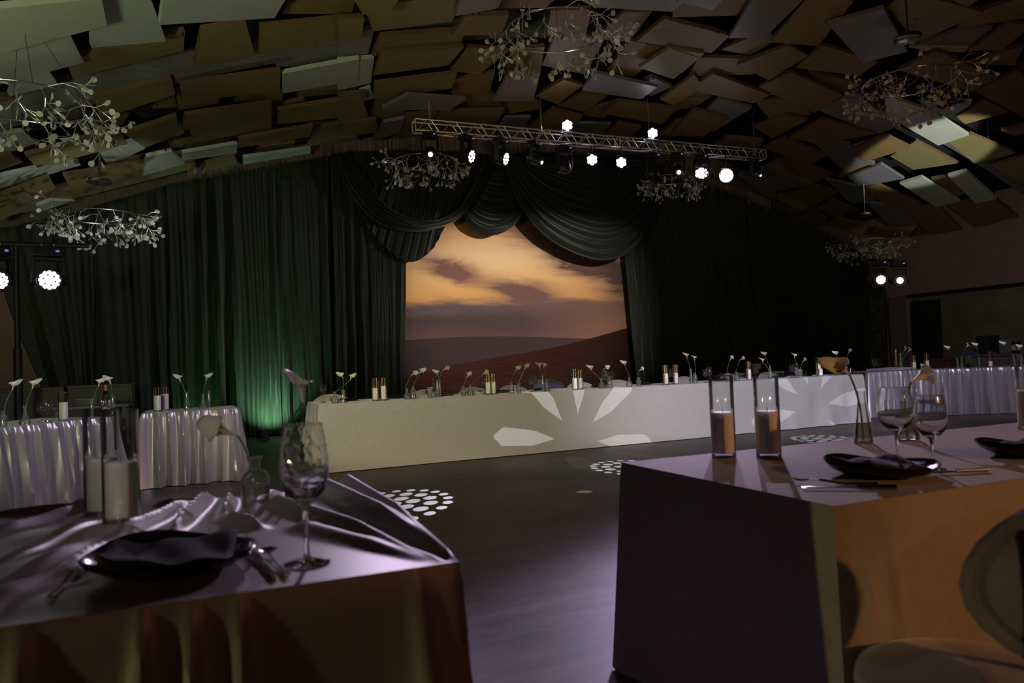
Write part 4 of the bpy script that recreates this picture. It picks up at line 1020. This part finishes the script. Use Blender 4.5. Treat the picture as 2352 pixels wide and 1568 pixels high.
def round_chair(lab, loc, rz, m='chair', seatz=.46, back=True):
    """barrel chair facing +Y local; upholstered round seat, hooped padded back on black posts"""
    t = thing('dining_chair', lab, 'chair', loc, rz, 'velvet round backed chairs')
    MB().lathe([(.18, seatz-.08), (.225, seatz-.07), (.24, seatz-.035), (.235, seatz-.012), (.20, seatz), (.10, seatz+.006), (.0001, seatz+.008)], 40).build('seat', M[m], t)
    # back pad: curved disc with pleats, around the rear
    nu, nv = 48, 20; vs = []; fs = []
    for side in (0, 1):
        for j in range(nv+1):
            rr = j/nv
            for i in range(nu):
                a = 2*PI*i/nu; sx = math.cos(a)*rr*.24; sz = math.sin(a)*rr*.15
                th = .045*math.sqrt(max(0, 1-rr**4))+.007*math.cos(a*22)*rr*rr*(1-rr)*4
                y0 = -.255+1.6*sx*sx
                vs.append((sx, y0+(th if side else -th), seatz+.26+sz))
    for side in (0, 1):
        b_ = side*(nv+1)*nu
        for j in range(nv):
            for i in range(nu):
                a = b_+j*nu+i; b = b_+j*nu+(i+1) % nu; f = (a, b, b+nu, a+nu); fs.append(f if side else f[::-1])
    MB().add(vs, fs).build('backrest', M[m], t)
    mb = MB()
    mb.tube([(.25*math.cos(2*PI*i/30), -.255+1.6*(.24*math.cos(2*PI*i/30))**2, seatz+.26+.155*math.sin(2*PI*i/30)) for i in range(31)], .016, 8, cap=False)
    mb.build('back_piping', M[m], t)
    for x, y in ((-.17, .15), (.17, .15)): MB().tube([(x, y, 0), (x*.95, y*.95, seatz-.05)], .012, 8).build('leg', M['blackmetal'], t)
    for x in (-.20, .20): MB().tube([(x, -.24, 0), (x, -.235, seatz+.36)], .013, 8).build('leg', M['blackmetal'], t)
    return t
pc = [(768, 'pinknap', 'at the left end of the head table'), (991, 'pinknap', 'behind the clustered vases'), (1100, 'pinknap', 'behind the third candle cylinder'), (1192, 'pinknap', 'behind a bottle shaped vase'), (1275, 'darkchair', 'slate coloured, left of the middle candles'), (1350, 'pinknap', 'right of the middle candles'), (1440, 'pinknap', 'behind the single tall lily'), (1596, 'pinknap', 'behind the tall narrow vase'), (1700, 'pinknap', 'left of the wine bottle'), (1790, 'pinknap', 'right of the conical vase')]
for px_, m_, lb in pc:
    z = 9.35; x = ony(px_, 900-(px_-740)*.04, z+.02*(px_-740)/100).x
    t = round_chair(f'pale velvet chair pushed to the far side, {lb}' if m_ == 'pinknap' else 'dark slate velvet chair rising higher than the others behind the head table', (x, hy(x)+1.16, 0), PI, m_, .385 if m_ == 'pinknap' else .45)
# --- left wing tables
G6 = 'candle cylinders on the left satin tables'
def pzl(px_, py_): p = onz(px_, py_, .75); return (p.x, p.y, TZ)
for n, (px_, Y, h, ch) in enumerate(((146, 7.78, .255, .15), (362, 8.66, .25, .15), (380, 8.80, .25, .16))):
    candle_vase(on_table(px_, 950, Y), h, .042, ch, f'glass cylinder with a white candle, {ORD[n]} from the left on the left satin tables', f'white candle in the {ORD[n]} cylinder from the left on the left satin tables', G6, 'white candles on the left satin tables')
for n, (k, px_, Y, hd) in enumerate((('bottle', 7, 7.35, (28, 896)), ('flask', 57, 7.45, (74, 893)), ('tall', 211, 7.95, (226, 888)), ('cone', 260, 8.25, (255, 882)), ('cone', 430, 8.75, (415, 877)), ('flask', 467, 8.85, (473, 875)), ('tall', 481, 8.95, None))):
    p = on_table(px_, 950, Y); bud_vase(k, p, f'clear {VN[k]} vase, {ORD[n]} bud vase from the left on the left satin tables', 'bud vases on the left satin tables', 1.1 if k in ('bottle', 'flask') else .9)
    if hd:
        q = ony(hd[0], hd[1], Y); sx = 1 if hd[0] > px_ else -1
        calla(p, q, f'cream calla lily, {ORD[n]} flower from the left on the left satin tables', 'calla lilies on the left satin tables', .075, tipdir=(sx*.3, -.3, .9), mirror=sx < 0)
for n, (px_, Y, h) in enumerate(((97, 7.75, .18), (109, 7.72, .22), (236, 8.3, .2), (250, 8.35, .2))):
    glass(on_table(px_, 950, Y), h, .044, f'wine glass, {ORD[n]} from the left on the left satin tables', 'wine glasses on the left satin tables')
# --- right wing table
def rpos(px_, b=.3):
    # walk along the table line until the column matches
    best = None
    for k in range(0, 420):
        a = k*.01; x, y = RTP(a, b); d = Vector((x, y, .76))-CP; u = 1176+FPX*d.dot(RT)/d.dot(FWD)
        if best is None or abs(u-px_) < best[0]: best = (abs(u-px_), x, y)
    return (best[1], best[2], .7615)
GR = 'on the right wing table'
for n, (px_, b, h, ch) in enumerate(((2060, .55, .36, .0), (2070, .5, .30, .0), (2099, .3, .25, .12), (2129, .3, .27, .135), (2275, .45, .27, .08))):
    if ch: candle_vase(rpos(px_, b), h, .042, ch, f'glass cylinder with a white candle, {ORD[n-2]} from the left {GR}', f'white candle in the {ORD[n-2]} cylinder from the left {GR}', 'candle cylinders '+GR, 'white candles '+GR)
    else:
        t = thing('cylinder_vase', ['taller', 'shorter'][n]+' of two empty glass cylinders behind the flask vase on the right wing table', 'vase', rpos(px_, b))
        MB().openlathe([(.0001, 0), (.04, .001), (.042, .006), (.042, h), (.040, h), (.039, .01)], 28).build('wall', M['glass'], t)
for n, (k, px_, hds) in enumerate((('flask', 2072, ((2076, 806), (2086, 808))), ('cone', 2200, ((2179, 804),)), ('cone', 2209, ((2219, 798),)), ('tall', 2250, ((2243, 797),)), ('tall', 2330, ((2306, 794),)), ('cone', 2347, ((2344, 801),)))):
    p = rpos(px_, .3); bud_vase(k, p, f'clear {VN[k]} vase, {ORD[n]} bud vase from the left {GR}', 'bud vases '+GR, .9)
    for m_, hd in enumerate(hds):
        q = ony(hd[0], hd[1], p[1]); sx = 1 if hd[0] > px_ else -1
        calla(p, q, f'white calla lily in the {ORD[n]} bud vase {GR}' + (', upper one' if m_ else ''), 'calla lilies '+GR, .075, tipdir=(sx*.5, -.2, .7), mirror=sx < 0)
for n, (px_, b, h) in enumerate(((2009, .3, .2), (2018, .35, .22), (2222, .4, .2), (2229, .45, .21), (2340, .5, .2))):
    glass(rpos(px_, b), h, .044, f'wine glass, {ORD[n]} from the left {GR}', 'wine glasses '+GR)
# table number sign
p = Vector(hpos(1953, .07))
t = thing('table_number_sign', 'round clear table number sign with a Roman numeral one', 'sign', p, -.35)
R = Matrix.Rotation(PI/2, 3, 'X')
MB().lathe([(.0001, -.002), (.062, -.002), (.062, .002), (.0001, .002)], 32, o=(0, 0, .068), rot=R).build('disc', M['acrylic'], t)
b = MB(); b.box((0, -.004, .068), (.010, .003, .052)); b.box((0, -.004, .094), (.028, .003, .005)); b.box((0, -.004, .042), (.028, .003, .005)); b.build('numeral', M['white'], t, False)
# --- near right table
candle_vase((1.801, 2.223, TZ), .300, .0445, .150, 'left of the two tall candle cylinders on the near right table', 'tan candle in the left cylinder on the near right table', 'near candle cylinders', 'near candles')
candle_vase((1.923, 2.123, TZ), .290, .0445, .152, 'right of the two tall candle cylinders on the near right table', 'tan candle in the right cylinder on the near right table', 'near candle cylinders', 'near candles')
candle_vase((3.394, 2.309-.2, TZ), .280, .047, .155, 'candle cylinder standing alone at the far end of the near right table', 'tan candle in the lone cylinder at the right of the near right table', 'near candle cylinders', 'near candles')
bud_vase('cone', (2.485, 2.20, TZ), 'tall conical clear vase behind the wine glasses on the near right table', 'near bud vases')
q = ony(1950, 858, 2.2); calla((2.485, 2.20, TZ), q, 'large tan calla lily drooping left from the conical vase on the near right table', 'near calla lilies', .090, tipdir=(-.75, -.1, .42), openness=.9, mirror=True)
p = onz(2085, 1012, .75); bud_vase('flask', (p.x, p.y, TZ), 'flask shaped vase seen through the wine glasses on the near right table', 'near bud vases', 1.1)
q = ony(2092, 878, p.y); calla((p.x, p.y, TZ), q, 'tan calla lily leaning right above the wine glasses on the near right table', 'near calla lilies', .10, tipdir=(.75, -.2, .35))
glass((2.115, 1.74, TZ), .252, .056, 'larger left wine glass behind the plate on the near right table', 'near wine glasses', True)
glass((2.095, 1.60, TZ), .230, .047, 'smaller right wine glass behind the plate on the near right table', 'near wine glasses', True)
def near_plate(loc, rz, lab, nlab, pile=1.0):
    t = thing('dinner_plate', lab, 'plate', loc, rz, 'near black stoneware plates')
    n = 40; vs = []; fs = []
    # irregular wavy-edged plate
    rings = [(.0001, .008), (.08, .008), (.095, .010), (.14, .026), (.150, .036), (.152, .033), (.142, .020), (.10, .003), (.07, .0)]
    for r, z in rings:
        for j in range(n):
            a = 2*PI*j/n; k = 1+.05*math.cos(2*a+.6)+.03*math.cos(5*a+1)
            zz = z+(.012*max(0, math.cos(a-2.6))+.006*math.cos(3*a))*max(0, (r-.1)/.05)
            vs.append((r*k*math.cos(a), r*k*math.sin(a), zz))
    for i in range(len(rings)-1):
        for j in range(n): a = i*n+j; b = i*n+(j+1) % n; fs.append((a, b, b+n, a+n))
    fs.append(tuple((len(rings)-1)*n+j for j in range(n-1, -1, -1)))
    MB().add(vs, fs[::-1]).build('dish', M['plate'], t)
    # napkin: folded square, one corner lifted
    g = 16; vs = []; fs = []
    for j in range(g+1):
        for i in range(g+1):
            u, v = i/g-.5, j/g-.5
            x = u*.23+.02*v; y = v*.17
            z = .016+.018*max(0, -u*2)**2+.020*max(0, v+.1)*(1+u)+.004*math.sin(u*14+v*5)+.03*max(0, -u-v-.35)
            vs.append((x, y, z))
    for j in range(g):
        for i in range(g): a = j*(g+1)+i; fs.append((a, a+1, a+g+2, a+g+1))
    o = MB().add(vs, fs).build('folded_napkin', M['napkin'], loc=loc); o.rotation_euler = (0, 0, rz+.25)
    sd = o.modifiers.new('thickness', 'SOLIDIFY'); sd.thickness = .012; sd.offset = 1
    tag(o, nlab, 'napkin', 'near black napkins')
def cutlery(kind, loc, rz, lab):
    t = thing(kind, lab, kind.replace('_', ' '), loc, rz, 'near cutlery')
    if kind == 'fork':
        MB().tube([(0, -.11, .006), (0, -.03, .004), (0, .04, .012)], [.0055, .003, .004], 8).build('handle', M['steel'], t)
        b = MB(); b.box((0, .055, .013), (.024, .03, .002))
        for k in range(4): b.tube([(-.0105+.007*k, .068, .013), (-.0105+.007*k, .09, .010), (-.0105+.007*k, .112, .014)], [.0018, .0016, .0007], 5)
        b.build('tines', M['steel'], t)
    elif kind == 'knife':
        MB().tube([(0, -.12, .007), (0, -.02, .007)], [.007, .005], 8).build('handle', M['steel'], t)
        MB().box((0, .05, .007), (.018, .14, .0025), taper=.8).build('blade', M['steel'], t)
    else:
        MB().tube([(0, -.11, .006), (0, -.02, .005), (0, .05, .010)], [.006, .003, .003], 8).build('handle', M['steel'], t)
        MB().lathe([(.0001, -.004), (.012, -.003), (.019, .002), (.0195, .003), (.012, -.001), (.0001, -.002)], 20, o=(0, .072, .012)).build('bowl', M['steel'], t)
near_plate((1.895, 1.62, TZ), -.35, 'black stoneware plate in front of the two wine glasses on the near right table', 'black napkin folded on the plate before the two wine glasses')
near_plate((2.60, 1.62, TZ), -.3, 'black stoneware plate cut off by the right edge of the picture', 'black napkin on the plate at the right edge of the picture')
cutlery('fork', (1.66, 1.575, TZ), .75, 'dark fork left of the plate on the near right table')
cutlery('knife', (1.63, 1.50, TZ), .95, 'dark knife nearest the corner of the near right table')
cutlery('knife', (2.06, 1.52, TZ), 1.25, 'knife handle showing right of the plate on the near right table')
# --- near left table
candle_vase((-.177, 2.183, TZ), .290, .0445, .140, 'front one of the two candle cylinders on the near left table', 'pale candle in the front cylinder on the near left table', 'near candle cylinders', 'near candles')
candle_vase((-.235, 2.33, TZ), .290, .0445, .140, 'rear one of the two candle cylinders on the near left table', 'pale candle in the rear cylinder on the near left table', 'near candle cylinders', 'near candles')
bud_vase('jar', (.154, 2.19, TZ), 'squat ribbed glass bottle vase on the near left table', 'near bud vases', 1.0)
q = ony(546, 1000, 2.19); calla((.154, 2.19, TZ), q, 'tan calla lily pointing left from the squat bottle vase', 'near calla lilies', .080, tipdir=(-.85, -.1, .38), mirror=True)
bud_vase('taper', (.268, 2.30, TZ), 'slim vase hidden behind the wine glass on the near left table', 'near bud vases', 1.0)
q = ony(696, 925, 2.30); calla((.268, 2.30, TZ), q, 'tall cream calla lily rising above the wine glass on the near left table', 'near calla lilies', .080, bend=(-.035, 0, .02), openness=.8, tipdir=(-.1, -.1, .95), mirror=True)
glass((.197, 1.50, TZ), .272, .047, 'large cut crystal wine glass on the corner of the near left table', 'near wine glasses', 2)
near_plate((-.045, 1.60, TZ), -.25, 'black stoneware plate on the bunched satin of the near left table', 'black napkin folded on the plate of the near left table')
cutlery('fork', (-.215, 1.60, TZ), -.15, 'fork left of the plate on the near left table')
cutlery('knife', (.115, 1.545, TZ), .12, 'knife right of the plate on the near left table')
cutlery('spoon', (.140, 1.53, TZ), .10, 'spoon beside the foot of the large wine glass')
# cut facets on the wine glass at left give sparkle: chair at right
round_chair('taupe velvet chair with a round padded back at the near right table', (1.46, 1.03, 0), 0.0, 'chair', .46)
# --- back of the hall
def box_thing(name, lab, cat, x0, x1, y0, y1, z0, z1, m, **k):
    o = MB().box(((x0+x1)/2, (y0+y1)/2, (z0+z1)/2), (x1-x0, y1-y0, z1-z0)).build(name, M[m], None, False, .006); tag(o, lab, cat); return o
def cabinet(lab, x0, x1, y0, y1, h, shelf=False):
    t = thing('sideboard', lab, 'cabinet', ((x0+x1)/2, (y0+y1)/2, 0)); w = x1-x0; d = y1-y0
    MB().box((0, 0, h/2-.02), (w, d, h-.04)).build('body', M['cab'], t, False, .005)
    MB().box((0, 0, h-.02), (w+.02, d+.02, .04)).build('top', M['cab'], t, False, .005)
    MB().box((w/2+.006, 0, h/2), (.012, d, h)).build('end_panel', M['cabe'], t, False, .003)
    for k in range(2): MB().box(((-.25+.5*k)*w, -d/2-.008, h*.45), (w*.47, .016, h*.8)).build('door', M['cab'], t, False, .004)
    return t
cabinet('low brown cabinet behind the far left satin table', -2.6, -1.52, 10.9, 11.3, 1.03)
t = cabinet('brown cabinet with a pale end panel behind the left satin tables', -1.46, -.75, 10.9, 11.3, 1.04)
def wine_bottle(lab, loc):
    t = thing('wine_bottle', lab, 'bottle', loc, 0, 'dark wine bottles')
    MB().lathe([(.036, 0), (.038, .004), (.038, .19), (.030, .215), (.015, .24), (.014, .29), (.016, .292), (.016, .30), (.0001, .30)], 24).build('body', M['bottle'], t)
    MB().openlathe([(.0385, .06), (.0385, .15)], 24).build('label', M['label'], t)
    MB().openlathe([(.0155, .245), (.0165, .301), (.0001, .302)], 16).build('foil_cap', M['foil'], t)
p = ony(243, 900, 8.45); wine_bottle('dark wine bottle with a cream label among the left satin tables', (p.x, 8.45, TZ))
p = onx(1, 1, 1); 
for n in range(6):
    q = ony(206, 905, 10.0)
st_ = thing('serving_cart', 'low dark serving table behind the right part of the head table', 'side table', (ony(1755, 850, 10.6).x, 10.6, 0))
MB().box((0, 0, .78), (1.7, .45, .04)).build('top', M['cab'], st_, False, .004)
for x in (-.8, .8):
    for y in (-.18, .18): MB().box((x, y, .38), (.04, .04, .76)).build('leg', M['cab'], st_, False)
MB().box((0, -.2, .62), (1.6, .02, .25)).build('drawer_front', M['cab'], st_, False, .003)
p = ony(1743, 830, 10.6); wine_bottle('dark wine bottle standing behind the right part of the head table', (p.x, 10.6, .80))
q = ony(207, 905, 9.5)
stt = thing('side_table', 'dark side table carrying a stack of plates behind the left satin tables', 'side table', (q.x, 9.75, 0))
MB().box((0, 0, .80), (.75, .4, .03)).build('top', M['cab'], stt, False, .004)
for x in (-.33, .33):
    for y in (-.16, .16): MB().box((x, y, .39), (.04, .04, .78)).build('leg', M['cab'], stt, False)
for n in range(6):
    t = thing('dinner_plate', f'{"lowest topmost second third fourth fifth".split()[n] if n < 2 else ORD[n-1]} plate in the stack behind the left satin tables', 'plate', (q.x-.05, 9.75, .816+.012*n), 0, 'stacked plates behind the left tables')
    MB().lathe([(.07, 0), (.13, .008), (.135, .012), (.128, .012), (.07, .005), (.0001, .005)], 28).build('dish', M['label'], t)
# right side by the wall
p0 = onx(2137, 832, 15.2); p1 = onx(2189, 832, 15.2)
cb = thing('chest', 'red brown wooden chest in front of the right wall', 'chest', (15.3, (p0.y+p1.y)/2, 0))
w_ = abs(p0.y-p1.y)
MB().box((0, 0, .42), (.45, w_, .84)).build('body', M['redwood'], cb, False, .008)
MB().box((0, 0, .86), (.48, w_+.04, .04)).build('lid', M['redwood'], cb, False, .006)
MB().box((-.24, w_*.2, .84), (.02, .05, .03)).build('latch', M['alu'], cb, False, .002)
p0 = onx(2240, 820, 14.8)
dk = thing('bar_counter', 'dark bar counter with equipment at the right wall', 'counter', (14.9, p0.y-1.6, 0))
MB().box((0, 0, .46), (.55, 3.2, .92)).build('body', M['cab'], dk, False, .006)
MB().box((0, 0, .94), (.62, 3.26, .04)).build('top', M['cab'], dk, False, .006)
for k in range(4): MB().box((-.285, -1.2+.8*k, .5), (.02, .76, .78)).build('door', M['cab'], dk, False, .004)
def onbar(px_): return onx(px_, 800, 14.85).y
y = onbar(2269); box_thing('loudspeaker', 'black square loudspeaker on the dark bar counter', 'speaker', 14.7, 15.0, y-.14, y+.14, .965, 1.33, 'black')
y = onbar(2292); box_thing('board', 'grey upright board beside the loudspeaker on the bar counter', 'board', 15.04, 15.08, y-.15, y+.15, .965, 1.24, 'greyscreen')
y = onbar(2244); box_thing('folded_bag', 'dark blue bag lying left of the loudspeaker', 'bag', 14.7, 14.95, y-.14, y+.14, .965, 1.02, 'blue')
y = onbar(2294); box_thing('red_box', 'small red box in front of the grey board', 'box', 14.62, 14.68, y-.08, y+.08, .965, .99, 'red')
y = onbar(2332); wine_bottle('dark bottle standing on the bar counter at the right edge', (14.8, y, .962))
y = onbar(2344); wine_bottle('dark bottle nearest the right edge on the bar counter', (14.8, y, .962))
# small things: uplight and camera on the wall
fx = thing('floor_uplight', 'small black floor lamp throwing green light up the curtain', 'floor lamp', (1.05, 12.95, 0), 0)
MB().lathe([(.09, .03), (.10, .06), (.10, .17), (.085, .18)], 20).build('housing', M['black'], fx)
MB().box((0, 0, .015), (.2, .2, .03)).build('base', M['black'], fx, False, .004)
p = ony(1975, 632, 13.3)
wc = thing('wall_camera', 'small dome camera on a bracket beside the right column', 'camera', (XR-.28, 13.2, p.z), 0)
MB().lathe([(.0001, -.06), (.04, -.045), (.055, 0), (.05, .02), (.0001, .03)], 18).build('dome', M['white'], wc)
MB().tube([(0, 0, .02), (.08, 0, .04), (.16, 0, .04)], .015, 8).build('bracket', M['white'], wc)
p = onz(1343, 1130, 0)
fd = MB().lathe([(.0001, .004), (.055, .004), (.07, .002), (.07, 0)], 28, o=(0, 0, 0)).build('floor_socket', M['brass'], loc=(p.x, p.y, 0)); tag(fd, 'small round metal socket cover set in the dance floor', 'floor socket')
bpy.context.view_layer.update()
